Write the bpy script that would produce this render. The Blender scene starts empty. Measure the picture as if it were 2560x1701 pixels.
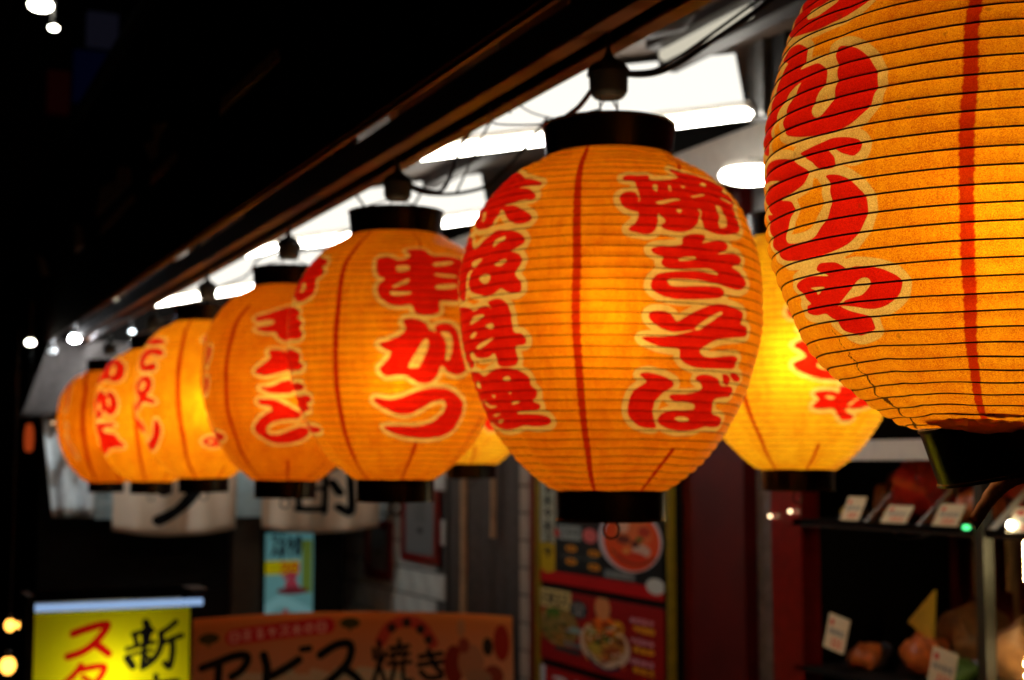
import bpy, math, random
import numpy as np
from mathutils import Vector, Matrix
random.seed(7)
R = math.radians
sc = bpy.context.scene
col = sc.collection

# ---------------------------------------------------------------- camera
cam = bpy.data.cameras.new('camera'); camo = bpy.data.objects.new('camera', cam); col.objects.link(camo)
YAW, PIT = R(24.3), math.atan(286/3277.8)
camo.location = (0, 0, 1.75)
camo.rotation_euler = (R(90)+PIT, 0, -YAW)
cam.lens = 50; cam.sensor_width = 36; cam.sensor_fit = 'HORIZONTAL'
cam.clip_start = .05; cam.clip_end = 200
cam.dof.use_dof = True; cam.dof.focus_distance = 1.02; cam.dof.aperture_fstop = 8.0; cam.dof.aperture_blades = 0
sc.camera = camo
# ---------------------------------------------------------------- night sky
w = bpy.data.worlds.new('World'); sc.world = w; w.use_nodes = True
nt = w.node_tree; sky = nt.nodes.new('ShaderNodeTexSky'); sky.sky_type = 'NISHITA'; sky.sun_disc = False
sky.sun_elevation = R(1); sky.sun_rotation = R(200)
bg = nt.nodes['Background']; nt.links.new(sky.outputs[0], bg.inputs[0]); bg.inputs[1].default_value = .003
sc.view_settings.view_transform = 'Standard'; sc.view_settings.look = 'None'
sc.view_settings.exposure = 0; sc.view_settings.gamma = 1; sc.view_settings.use_curve_mapping = False
cy = sc.cycles
cy.use_denoising = True; cy.max_bounces = 6; cy.diffuse_bounces = 4; cy.glossy_bounces = 3; cy.transmission_bounces = 5
cy.transparent_max_bounces = 6; cy.caustics_reflective = False; cy.caustics_refractive = True
cy.sample_clamp_indirect = 3; cy.blur_glossy = .5
try: cy.denoiser = 'OPENIMAGEDENOISE'
except Exception: pass

# ---------------------------------------------------------------- helpers
def tag(o, label=None, cat=None, group=None, kind=None):
    if label: o['label'] = label
    if cat: o['category'] = cat
    if group: o['group'] = group
    if kind: o['kind'] = kind
    return o
def empty(name, loc=(0, 0, 0)):
    o = bpy.data.objects.new(name, None); col.objects.link(o); o.location = loc; o.empty_display_size = .05; return o
class MB:
    def __init__(s): s.v = []; s.f = []; s.uv = None
    def add(s, vs, fs):
        n = len(s.v); s.v += [tuple(v) for v in vs]; s.f += [tuple(i+n for i in f) for f in fs]; return s
    def box(s, x0, x1, y0, y1, z0, z1, M=None):
        vs = [Vector((x, y, z)) for z in (z0, z1) for x, y in ((x0, y0), (x1, y0), (x1, y1), (x0, y1))]
        if M: vs = [M @ v for v in vs]
        return s.add(vs, [(0, 3, 2, 1), (4, 5, 6, 7), (0, 1, 5, 4), (1, 2, 6, 5), (2, 3, 7, 6), (3, 0, 4, 7)])
    def cbox(s, cx, cy, cz, sx, sy, sz, M=None): return s.box(cx-sx/2, cx+sx/2, cy-sy/2, cy+sy/2, cz-sz/2, cz+sz/2, M)
    def tube(s, pts, r, n=8, cap=True):
        pts = [Vector(p) for p in pts]; rr = r if isinstance(r, (list, tuple)) else [r]*len(pts)
        up = None; base = len(s.v); vs = []; fs = []
        for i, p in enumerate(pts):
            t = (pts[min(i+1, len(pts)-1)]-pts[max(i-1, 0)]).normalized()
            if up is None: up = t.orthogonal().normalized()
            up = (up-t*up.dot(t)).normalized(); b = t.cross(up)
            for k in range(n):
                a = 2*math.pi*k/n; vs.append(p+(up*math.cos(a)+b*math.sin(a))*rr[i])
        for i in range(len(pts)-1):
            for k in range(n): fs.append((i*n+k, i*n+(k+1) % n, (i+1)*n+(k+1) % n, (i+1)*n+k))
        if cap: fs += [tuple(range(n))[::-1], tuple(range((len(pts)-1)*n, len(pts)*n))]
        return s.add(vs, fs)
    def lathe(s, prof, n=32, c=(0, 0, 0), M=None):
        vs = []; fs = []
        for r, z in prof:
            for k in range(n):
                a = 2*math.pi*k/n; v = Vector((c[0]+r*math.cos(a), c[1]+r*math.sin(a), c[2]+z)); vs.append(M @ v if M else v)
        for i in range(len(prof)-1):
            for k in range(n): fs.append((i*n+k, i*n+(k+1) % n, (i+1)*n+(k+1) % n, (i+1)*n+k))
        return s.add(vs, fs)
    def blob(s, c, r, seed=0, n=14, m=9, amp=.18, M=None):
        rng = random.Random(seed); ph = [rng.uniform(0, 6.3) for _ in range(6)]; vs = []; fs = []
        for j in range(m+1):
            t = math.pi*j/m
            for k in range(n):
                a = 2*math.pi*k/n
                q = 1+amp*(math.sin(3*a+ph[0])*math.sin(2*t+ph[1])+.6*math.sin(5*a+ph[2]+3*t)*math.sin(t))
                v = Vector((c[0]+r[0]*q*math.sin(t)*math.cos(a), c[1]+r[1]*q*math.sin(t)*math.sin(a), c[2]+r[2]*q*math.cos(t)))
                vs.append(M @ v if M else v)
        for j in range(m):
            for k in range(n): fs.append((j*n+k, (j+1)*n+k, (j+1)*n+(k+1) % n, j*n+(k+1) % n))
        return s.add(vs, fs)
    def build(s, name, mat, parent=None, smooth=False, bevel=0, label=None):
        me = bpy.data.meshes.new(name); me.from_pydata(s.v, [], s.f); me.update()
        if smooth:
            me.polygons.foreach_set('use_smooth', [True]*len(me.polygons))
            try: me.set_sharp_from_angle(angle=R(40))
            except Exception: pass
        me.materials.append(mat)
        o = bpy.data.objects.new(name, me); col.objects.link(o)
        if parent: o.parent = parent
        if bevel:
            b = o.modifiers.new('bevel', 'BEVEL'); b.width = bevel; b.segments = 2; b.limit_method = 'ANGLE'
        if label: o['label'] = label
        return o
def crom(pts, k=4, closed=False):
    n = len(pts); P = [np.array(p, float) for p in pts]; out = []
    for i in range(n if closed else n-1):
        a, b, c, d = (P[(i-1) % n], P[i], P[(i+1) % n], P[(i+2) % n]) if closed else (P[max(i-1, 0)], P[i], P[i+1], P[min(i+2, n-1)])
        for j in range(k):
            t = j/k; out.append(.5*((2*b)+(c-a)*t+(2*a-5*b+4*c-d)*t*t+(3*b-a-3*c+d)*t**3))
    if not closed: out.append(P[-1])
    return out

# ---------------------------------------------------------------- materials
def mat(name, c, rough=.6, metal=0, noise=.15, nscale=30, bump=0, spec=.5, emit=0, ecol=None, coat=0):
    m = bpy.data.materials.new(name); m.use_nodes = True; nt = m.node_tree; b = nt.nodes['Principled BSDF']
    b.inputs['Roughness'].default_value = rough; b.inputs['Metallic'].default_value = metal
    b.inputs['Specular IOR Level'].default_value = spec; b.inputs['Coat Weight'].default_value = coat
    tc = nt.nodes.new('ShaderNodeTexCoord'); nz = nt.nodes.new('ShaderNodeTexNoise')
    nz.inputs['Scale'].default_value = nscale; nz.inputs['Detail'].default_value = 5
    nt.links.new(tc.outputs['Object'], nz.inputs['Vector'])
    mr = nt.nodes.new('ShaderNodeMapRange'); mr.inputs['From Min'].default_value = .3; mr.inputs['From Max'].default_value = .7
    mr.inputs['To Min'].default_value = 1-noise; mr.inputs['To Max'].default_value = 1+noise
    nt.links.new(nz.outputs['Fac'], mr.inputs['Value'])
    vm = nt.nodes.new('ShaderNodeVectorMath'); vm.operation = 'SCALE'; vm.inputs[0].default_value = c[:3]
    nt.links.new(mr.outputs['Result'], vm.inputs['Scale']); nt.links.new(vm.outputs['Vector'], b.inputs['Base Color'])
    if bump:
        bp = nt.nodes.new('ShaderNodeBump'); bp.inputs['Strength'].default_value = bump; bp.inputs['Distance'].default_value = .004
        nt.links.new(nz.outputs['Fac'], bp.inputs['Height']); nt.links.new(bp.outputs['Normal'], b.inputs['Normal'])
    if emit:
        b.inputs['Emission Color'].default_value = (*(ecol or c)[:3], 1); b.inputs['Emission Strength'].default_value = emit
    return m
def glow(name, c, s):
    m = bpy.data.materials.new(name); m.use_nodes = True; nt = m.node_tree; nt.nodes.clear()
    e = nt.nodes.new('ShaderNodeEmission'); e.inputs[0].default_value = (*c, 1); e.inputs[1].default_value = s
    o = nt.nodes.new('ShaderNodeOutputMaterial'); nt.links.new(e.outputs[0], o.inputs[0]); return m
def make_image(name, arr, data=False):
    h, wd = arr.shape[:2]
    im = bpy.data.images.new(name, wd, h, alpha=False, is_data=data)
    a = np.ones((h, wd, 4), np.float32); a[..., :3] = arr[::-1, :, :3]
    im.pixels.foreach_set(a.ravel()); im.update(); im.pack(); return im

# ---- painter for flat print: signs, posters, tags
def l2(c): return tuple((x/255)**2.2 for x in c)
class Paint:
    def __init__(s, x0, y0, x1, y1, res, bgc):
        s.x0, s.y0, s.k = x0, y0, res; s.W = int((x1-x0)*res); s.H = int((y1-y0)*res)
        s.a = np.zeros((s.H, s.W, 3)); s.a[:] = l2(bgc)
        s.X, s.Y = np.meshgrid(x0+(np.arange(s.W)+.5)/res, y0+(np.arange(s.H)+.5)/res)
    def comp(s, d, c, sl):
        m = np.clip(.5-d*s.k, 0, 1)[..., None]; s.a[sl] = s.a[sl]*(1-m)+np.array(l2(c))*m
    def box(s, xa, ya, xb, yb):
        i0 = max(0, int((xa-s.x0)*s.k)-2); i1 = min(s.W, int((xb-s.x0)*s.k)+3); j0 = max(0, int((ya-s.y0)*s.k)-2); j1 = min(s.H, int((yb-s.y0)*s.k)+3)
        return (slice(j0, max(j1, j0)), slice(i0, max(i1, i0)))
    def rect(s, xa, ya, xb, yb, c):
        sl = s.box(xa, ya, xb, yb); X, Y = s.X[sl], s.Y[sl]; s.comp(np.maximum(np.maximum(xa-X, X-xb), np.maximum(ya-Y, Y-yb)), c, sl)
    def ell(s, cx, cy, rx, ry, c):
        sl = s.box(cx-rx, cy-ry, cx+rx, cy+ry); X, Y = s.X[sl], s.Y[sl]
        s.comp((np.hypot((X-cx)/rx, (Y-cy)/ry)-1)*min(rx, ry), c, sl)
    def stroke(s, pts, wd, c, k=4):
        q = crom(pts, k) if len(pts) > 2 else [np.array(p, float) for p in pts]
        r = wd/2; xs = [p[0] for p in q]; ys = [p[1] for p in q]; sl = s.box(min(xs)-r, min(ys)-r, max(xs)+r, max(ys)+r)
        X, Y = s.X[sl], s.Y[sl]
        if X.size == 0: return
        d = np.full(X.shape, 1e9)
        for (a, b) in zip(q[:-1], q[1:]):
            e = b-a; L = max(e@e, 1e-9); t = np.clip(((X-a[0])*e[0]+(Y-a[1])*e[1])/L, 0, 1)
            d = np.minimum(d, np.hypot(X-a[0]-t*e[0], Y-a[1]-t*e[1]))
        s.comp(d-r, c, sl)
    def grad(s, c0, c1):
        t = ((s.Y-s.y0)*s.k/s.H)[..., None]; s.a[:] = np.array(l2(c0))*(1-t)+np.array(l2(c1))*t
def glyph(p, ch, x, y, sx, sy, wd, c):
    for st in GL[ch]: p.stroke([(x+a*sx, y+b*sy) for a, b in st], wd, c, 3)
GL = {  # simple brush strokes in a unit square, x right, y down
 'su': [[(.1, .15), (.5, .1), (.85, .08), (.7, .4), (.4, .7), (.05, .92)], [(.6, .55), (.75, .7), (.95, .92)]],
 'tuna': [[(.1, .1), (.5, .05), (.9, .1)], [(.5, .05), (.5, .95)], [(.1, .5), (.9, .45)], [(.2, .7), (.15, .95)], [(.75, .7), (.85, .95)]],
 'box': [[(.1, .1), (.9, .1), (.9, .9), (.1, .9), (.1, .1)], [(.1, .5), (.9, .5)]],
 'wood': [[(.05, .3), (.95, .3)], [(.5, 0), (.5, 1)], [(.5, .35), (.05, .85)], [(.5, .35), (.95, .85)]],
 'no': [[(.55, .15), (.45, .6), (.2, .85), (.05, .5), (.4, .12), (.85, .2), (.9, .6), (.55, .92)]],
 'ru': [[(.15, .1), (.8, .1), (.3, .5), (.8, .5), (.85, .85), (.4, .9), (.3, .75), (.55, .7)]],
 'ya': [[(.1, .5), (.6, .2), (.9, .4), (.6, .6)], [(.3, .1), (.6, .95)]],
 '1': [[(.5, 0), (.5, 1)]], '8': [[(.5, .5), (.2, .25), (.5, 0), (.8, .25), (.5, .5), (.15, .75), (.5, 1), (.85, .75), (.5, .5)]], '0': [[(.5, 0), (.15, .5), (.5, 1), (.85, .5), (.5, 0)]],
}
def scribble(p, rng, x0, y0, x1, y1, n, wd, c, vertical=False):
    ks = ['tuna', 'box', 'wood', 'no', 'ru', 'ya', 'su']
    for i in range(n):
        g = rng.choice(ks)
        if vertical: h = (y1-y0)/n; glyph(p, g, x0, y0+i*h+.08*h, x1-x0, h*.84, wd, c)
        else: h = (x1-x0)/n; glyph(p, g, x0+i*h+.08*h, y0, h*.84, y1-y0, wd, c)
def print_mat(name, p, rough=.5, emit=0, transl=0):
    im = make_image(name, np.clip(p.a, 0, 1)**(1/2.2))
    m = bpy.data.materials.new(name); m.use_nodes = True; nt = m.node_tree; b = nt.nodes['Principled BSDF']
    t = nt.nodes.new('ShaderNodeTexImage'); t.image = im; t.extension = 'EXTEND'
    nt.links.new(t.outputs[0], b.inputs['Base Color']); b.inputs['Specular IOR Level'].default_value = .2; b.inputs['Roughness'].default_value = rough
    if emit: nt.links.new(t.outputs[0], b.inputs['Emission Color']); b.inputs['Emission Strength'].default_value = emit
    if transl:
        tr = nt.nodes.new('ShaderNodeBsdfTranslucent'); nt.links.new(t.outputs[0], tr.inputs[0]); mx = nt.nodes.new('ShaderNodeMixShader'); mx.inputs[0].default_value = transl
        nt.links.new(b.outputs[0], mx.inputs[1]); nt.links.new(tr.outputs[0], mx.inputs[2]); nt.links.new(mx.outputs[0], nt.nodes['Material Output'].inputs[0])
    return m
def sheet(name, mat_, P00, PU, PV, parent=None, nu=1, nv=1, fn=None, thick=.002):
    """printed sheet: P00 top left, PU along the width, PV down; uv 0..1; small real thickness"""
    P00, PU, PV = Vector(P00), Vector(PU), Vector(PV); n = PU.cross(PV).normalized()
    vs = []; fs = []; uv = []
    for j in range(nv+1):
        for i in range(nu+1):
            u, v = i/nu, j/nv; d = fn(u, v) if fn else 0
            q = P00+PU*u+PV*v
            if isinstance(d, tuple): q = q+Vector(d)
            else: q = q+n*d
            vs.append(q); uv.append((u, 1-v))
    for j in range(nv):
        for i in range(nu): a = j*(nu+1)+i; fs.append((a, a+nu+1, a+nu+2, a+1))
    me = bpy.data.meshes.new(name); me.from_pydata([tuple(v) for v in vs], [], fs); me.update()
    L = me.uv_layers.new(name='UVMap')
    for lp in me.loops: L.data[lp.index].uv = uv[lp.vertex_index]
    if nu+nv > 2: me.polygons.foreach_set('use_smooth', [True]*len(me.polygons))
    me.materials.append(mat_); o = bpy.data.objects.new(name, me); col.objects.link(o)
    if parent: o.parent = parent
    if thick:
        s = o.modifiers.new('solid', 'SOLIDIFY'); s.thickness = thick; s.offset = 0
    return o

M_black = mat('black_plastic', (.004, .004, .005), .27, noise=.3, spec=.45, bump=.05)
M_rubber = mat('black_rubber', (.012, .012, .012), .6, noise=.3)
M_steeldark = mat('painted_steel_dark', (.014, .007, .005), .5, noise=.4, nscale=12, bump=.1, spec=.2)
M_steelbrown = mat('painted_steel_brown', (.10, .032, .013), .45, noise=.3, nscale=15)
M_steel = mat('grey_steel', (.22, .22, .22), .35, .6, noise=.25)
M_ceil_dim = mat('ceiling_panel_shade_tone', (.07, .042, .026), .6, noise=.3, nscale=5)  # ceiling panel colour with the dimness near the camera painted in
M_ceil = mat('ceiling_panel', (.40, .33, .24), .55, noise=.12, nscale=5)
M_white = mat('white_paint', (.80, .76, .68), .5, noise=.06)
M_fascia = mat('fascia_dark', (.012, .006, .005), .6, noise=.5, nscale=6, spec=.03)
M_redtrim = mat('red_trim', (.05, .012, .012), .4, noise=.2)
M_ochre = mat('ochre_letter', (.60, .28, .09), .6, noise=.3)
M_red = mat('red_enamel', (.17, .003, .002), .3, noise=.2)
M_yel = mat('yellow_enamel', (.30, .22, .01), .4, noise=.2)
M_dark = mat('dark_lacquer', (.005, .004, .0035), .7, noise=.4, spec=.15)
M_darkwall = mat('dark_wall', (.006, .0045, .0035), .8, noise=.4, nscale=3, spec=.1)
M_tile = mat('beige_tile', (.40, .33, .26), .45, noise=.2, nscale=9)
M_gtile = mat('grey_tile', (.58, .59, .54), .5, noise=.25, nscale=9)
M_grout = mat('grout', (.06, .055, .05), .9)
M_wood = mat('pale_wood', (.42, .24, .12), .6, noise=.3, nscale=12)
M_asph = mat('asphalt', (.05, .05, .05), .9, noise=.4, nscale=60, bump=.4)
M_pave = mat('pavement', (.10, .095, .09), .85, noise=.3, nscale=20, bump=.2)
M_bulb = glow('bulb_glow', (1, .72, .36), 37)
M_bulb2 = glow('bulb_glow_bright', (1, .78, .42), 62)
M_bulbf = glow('bulb_glow_near', (1, .73, .36), 38)
M_tube = glow('fluorescent', (1, .95, .84), 26)
M_diff = glow('lit_diffuser', (1, .965, .87), 1.1)
M_reflect = glow('reflection_glow', (1, .92, .72), .62)
M_bokeh = glow('warm_bulb', (1, .42, .06), 5)
M_lampw = glow('lamp_white', (1, .93, .76), 32)
M_spot = glow('spot_white', (.92, .97, 1), 620)
M_lampc = glow('lamp_cool', (.85, .95, 1), 9)
M_led = glow('led_warm', (1, .80, .38), 150)
M_glint = glow('small_warm_glint', (1, .72, .40), 5)
M_green = glow('green_led', (.10, 1, .28), 2.2)

# ================================================================ THE SETTING
def struct(name, mb, m): return tag(mb.build(name, m), kind='structure')
struct('street', MB().box(-14, .55, -6, 40, -.4, -.12), M_asph)
struct('pavement', MB().box(.554, 9, -6, 40, -.4, 0), M_pave)
# sloping ceiling of the awning, seen from below
CS = .21
def czz(x): return 2.60+CS*(x-1.0)
cm = MB()
cm.add([(.74, -.2, czz(.74)), (3.2, -.2, czz(3.2)), (3.2, 8.5, czz(3.2)), (.74, 8.5, czz(.74)), (.74, -.2, czz(.74)+.05), (3.2, -.2, czz(3.2)+.05), (3.2, 8.5, czz(3.2)+.05), (.74, 8.5, czz(.74)+.05)], [(0, 3, 2, 1), (4, 5, 6, 7), (0, 1, 5, 4), (1, 2, 6, 5), (2, 3, 7, 6), (3, 0, 4, 7)])
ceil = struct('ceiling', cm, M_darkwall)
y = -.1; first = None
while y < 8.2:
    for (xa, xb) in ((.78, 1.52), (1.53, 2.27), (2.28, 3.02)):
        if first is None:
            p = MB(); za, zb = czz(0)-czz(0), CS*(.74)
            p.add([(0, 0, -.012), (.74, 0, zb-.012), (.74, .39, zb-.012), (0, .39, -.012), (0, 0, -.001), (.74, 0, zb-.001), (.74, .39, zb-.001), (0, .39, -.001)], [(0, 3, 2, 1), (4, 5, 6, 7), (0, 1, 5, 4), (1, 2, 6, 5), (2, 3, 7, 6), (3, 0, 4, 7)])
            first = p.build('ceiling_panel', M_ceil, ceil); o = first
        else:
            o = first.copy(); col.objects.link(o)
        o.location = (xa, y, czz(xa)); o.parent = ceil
        if y < 2.7: o.material_slots[0].link = 'OBJECT'; o.material_slots[0].material = M_ceil_dim  # nearer panels get the darker colour in place of shade
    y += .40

# rafters and joists under the ceiling
def bar(name, a, b, wx, hz, m, label, cat, group=None):
    a, b = Vector(a), Vector(b); t = (b-a).normalized(); s = t.cross(Vector((0, 0, 1))).normalized(); u = s.cross(t)
    mb = MB(); vs = []
    for p in (a, b):
        for i, j in ((-1, -1), (1, -1), (1, 1), (-1, 1)): vs.append(p+s*i*wx/2+u*j*hz/2)
    mb.add(vs, [(0, 1, 2, 3), (7, 6, 5, 4), (0, 4, 5, 1), (1, 5, 6, 2), (2, 6, 7, 3), (3, 7, 4, 0)])
    o = mb.build(name, m, bevel=.003); return tag(o, label, cat, group)

# outer lantern rail: open channel with two lips
t = empty('lantern_rail', (.83, 0, 2.285)); tag(t, 'dark brown steel channel rail running above the lantern row', 'rail')
def rel(mb_fn, name, m, par, **k):
    o = mb_fn.build(name, m, par, **k); o.matrix_parent_inverse = Matrix.Translation(par.location).inverted(); return o
rel(MB().box(.795, .80, -.3, 8.6, 2.289, 2.335), 'outer_web', M_steeldark, t)
rel(MB().box(.865, .87, -.3, 8.6, 2.289, 2.335), 'inner_web', M_steeldark, t)
rel(MB().box(.80, .865, -.3, 8.6, 2.330, 2.336), 'top_web', M_steeldark, t)
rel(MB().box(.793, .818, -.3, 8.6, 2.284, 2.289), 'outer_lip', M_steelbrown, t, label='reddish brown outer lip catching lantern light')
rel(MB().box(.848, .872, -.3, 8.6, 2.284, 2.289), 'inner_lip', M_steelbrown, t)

# fascia towards the street
t = empty('awning_fascia', (.70, 0, 2.285)); tag(t, 'tall dark awning fascia board in shadow above the lanterns', 'fascia')
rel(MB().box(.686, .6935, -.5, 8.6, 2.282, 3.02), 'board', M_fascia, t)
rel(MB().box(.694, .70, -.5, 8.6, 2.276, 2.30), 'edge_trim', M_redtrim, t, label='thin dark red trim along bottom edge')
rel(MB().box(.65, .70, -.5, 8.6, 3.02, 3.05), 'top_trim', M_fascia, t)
FR = [[(4.979, 2.596), (4.851, 2.673), (4.544, 2.641), (4.489, 2.676), (4.292, 2.631), (4.267, 2.58)], [(4.848, 2.515), (4.806, 2.538), (4.206, 2.538), (4.186, 2.515)], [(3.923, 2.515), (3.894, 2.538), (3.582, 2.538), (3.561, 2.515)],
      [(3.931, 2.582), (4.035, 2.652), (3.89, 2.631), (3.896, 2.677), (3.716, 2.643), (3.844, 2.621), (3.854, 2.584)], [(5.467, 2.536), (5.519, 2.652), (5.342, 2.617), (5.273, 2.539)], [(3.075, 2.519), (3.047, 2.549), (2.601, 2.538), (2.584, 2.514)], [(6.608, 2.585), (6.854, 2.715), (6.547, 2.66), (6.326, 2.556)]]
for poly in FR:
    n = len(poly); q = MB(); q.add([(.680, a, b) for a, b in poly]+[(.6855, a, b) for a, b in poly], [tuple(range(n)), tuple(range(n, 2*n))[::-1]]+[(k, n+k, n+(k+1) % n, (k+1) % n) for k in range(n)])
    rel(q, 'raised_letter_stroke', M_ochre, t)

# added boards that block the view of the bright lights through the rail gap
M_tan = mat('tan_board', (.42, .30, .17), .6, noise=.35, nscale=6)
t = empty('gap_screen', (.98, 0, 2.42)); tag(t, 'added row of tan and dark valance boards hanging between rail and ceiling lights', 'screen')
yy = .1
for k in range(12):
    ln = (.52, .34, .70, .28)[k % 4]; m = (M_tan, M_fascia, M_fascia, M_ceil)[k % 4]
    rel(MB().box(.975, .985, yy, yy+ln-.01, 2.435, 2.592), 'board', m, t); yy += ln*1.55 if k % 4 == 0 else ln

# hangers between fascia and rail, seen in the gap
first = None
for i, yy in enumerate((1.35, 2.62, 3.9, 5.2, 6.5)):
    o = MB().box(.80, .815, yy-.012, yy+.012, 2.337, czz(.81)-.002).build('rail_hanger', M_steeldark)
    tag(o, ['dark flat hanger strap nearest the camera, fixing rail to ceiling', 'dark flat hanger strap above the lantern reading kushikatsu', 'dark flat hanger strap above the third and fourth lanterns', 'dark flat hanger strap above the far lanterns', 'farthest dark hanger strap on the rail'][i], 'hanger', 'straps holding the rail')

# ceiling light fixtures: lit diffuser above a bare tube
for i, yy in enumerate((2.9, 4.5, 6.1)):
    r0 = empty('ceiling_light', (1.08, yy, 2.415))
    tag(r0, ['brightest large fluorescent ceiling light, behind the yakisoba lantern', 'fluorescent ceiling light glowing behind the kushikatsu lantern', 'small farthest fluorescent ceiling light above the distant lanterns'][i], 'ceiling light', 'fluorescent lights under the awning')
    Mx = Matrix.Rotation(-math.atan(CS), 4, 'Y')
    L = .885
    MB().box(.0, L, 0, .012, .046, .165, Mx).build('diffuser', M_diff, r0)
    MB().box(-.006, L+.006, .013, .10, .026, .168, Mx).build('housing', M_white, r0)
    MB().box(-.004, L+.02, -.002, .012, .030, .0445, Mx).build('lip', M_white, r0)
    MB().tube([Mx @ Vector((.0, .0, .012)), Mx @ Vector((L+.01, .0, .012))], .0125, 12).build('tube', M_tube, r0, smooth=True)
    for e in (-.012, L+.012): MB().cbox(e, .004, .013, .02, .03, .03, Mx).build('socket', M_white, r0)

# longitudinal white transom beam, steel post, small fittings by the shop front
bar('transom_beam', (2.20, 2.96, 2.612), (2.20, 8.2, 2.612), .06, .124, M_white, 'pale cream beam running along the shop front under the ceiling', 'beam')
bar('ceiling_rib', (1.72, .4, 2.715), (1.72, 8.3, 2.715), .05, .05, M_steeldark, 'dark ceiling rib left of the dim glowing strip', 'beam')
t = empty('steel_post', (2.0, 2.93, 2.60)); tag(t, 'grey steel post hanging beside the bright ceiling light', 'post')
q = MB().box(1.965, 2.035, 2.86, 2.93, 2.60, 2.95); rel(q, 'post_body', M_steel, t, bevel=.004)
q = MB().box(1.99, 2.01, 2.80, 2.858, 2.585, 2.95); rel(q, 'conduit', M_rubber, t)
t = empty('round_ceiling_lamp', (2.075, 3.08, 2.497)); tag(t, 'round white ceiling lamp between the two nearest lanterns', 'lamp')
MB().lathe([(.001, -.014), (.055, -.013), (.078, -.004), (.082, .006), (.076, .014)], 40).build('lamp_glass', M_tube, t, smooth=True)
MB().lathe([(.076, .0145), (.079, .016), (.072, .034), (.001, .036)], 40).build('lamp_base', M_white, t, smooth=True)
MB().box(-.006, .006, -.006, .006, .036, .05).build('lamp_stem', M_steel, t)
t = empty('reflection_strip', (1.61, 2.56, 2.672)); tag(t, 'dim warm glowing strip in place of a reflection, close to the top of the picture', 'reflection strip')  # glowing tube added in place of a reflection on a glossy strip
MB().tube([(0, -.17, 0), (0, .17, 0)], .014, 12).build('tube', M_reflect, t, smooth=True)
MB().box(-.03, .03, -.20, .20, .017, .045).build('housing', M_steeldark, t)
o = MB().blob((1.36, 2.33, 2.60), (.06, .11, .018), 3, amp=.1).build('junction_box', M_rubber, smooth=True); tag(o, 'black junction box fixed below the ceiling behind the nearest socket', 'junction box')

# ================================================================ LANTERNS
H = .427; K = H/795
PB = [(0,140),(.03,170),(.074,230),(.14,284),(.224,323),(.33,347),(.43,353),(.53,349),(.64,331),(.743,300),(.844,256),(.906,215),(.96,165),(1,122)]
PF = [(0,140),(.03,170),(.074,225),(.14,272),(.203,305),(.278,333),(.36,351),(.46,363),(.56,362),(.68,347),(.747,329),(.84,292),(.926,226),(.97,180),(1,135)]
def curve(P, n=1200):
    t = np.array([p[0] for p in P]); r = np.array([p[1] for p in P])*K*(.957 if P is PF else .98); z = (1-t)*H
    c = np.concatenate([[0], np.cumsum(np.hypot(np.diff(r), np.diff(z)))])
    mr = np.gradient(r, c); mz = np.gradient(z, c)
    q = np.linspace(0, c[-1], n); i = np.clip(np.searchsorted(c, q)-1, 0, len(c)-2)
    h = c[i+1]-c[i]; s = (q-c[i])/h
    a = 2*s**3-3*s**2+1; b = s**3-2*s**2+s; d = -2*s**3+3*s**2; e = s**3-s**2
    Rr = a*r[i]+b*h*mr[i]+d*r[i+1]+e*h*mr[i+1]; Z = a*z[i]+b*h*mz[i]+d*z[i+1]+e*h*mz[i+1]
    s = np.concatenate([[0], np.cumsum(np.hypot(np.diff(Rr), np.diff(Z)))])
    return Rr, Z, s
NR = 40
def wobble(T, s, seed):
    ph = np.random.RandomState(seed).uniform(0, 6.28, 5)
    low = .0011*(np.sin(2*T+s*14+ph[0])+.7*np.sin(5*T-s*23+ph[1])+.5*np.sin(11*T+s*70+ph[2]))
    for k in range(4):  # pasted seams pull the paper slightly inwards
        d = (T-(R(-133)+k*math.pi/2+.9)+math.pi) % (2*math.pi)-math.pi
        low = low-.0010*np.exp(-(d/.05)**2)
    return low
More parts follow.
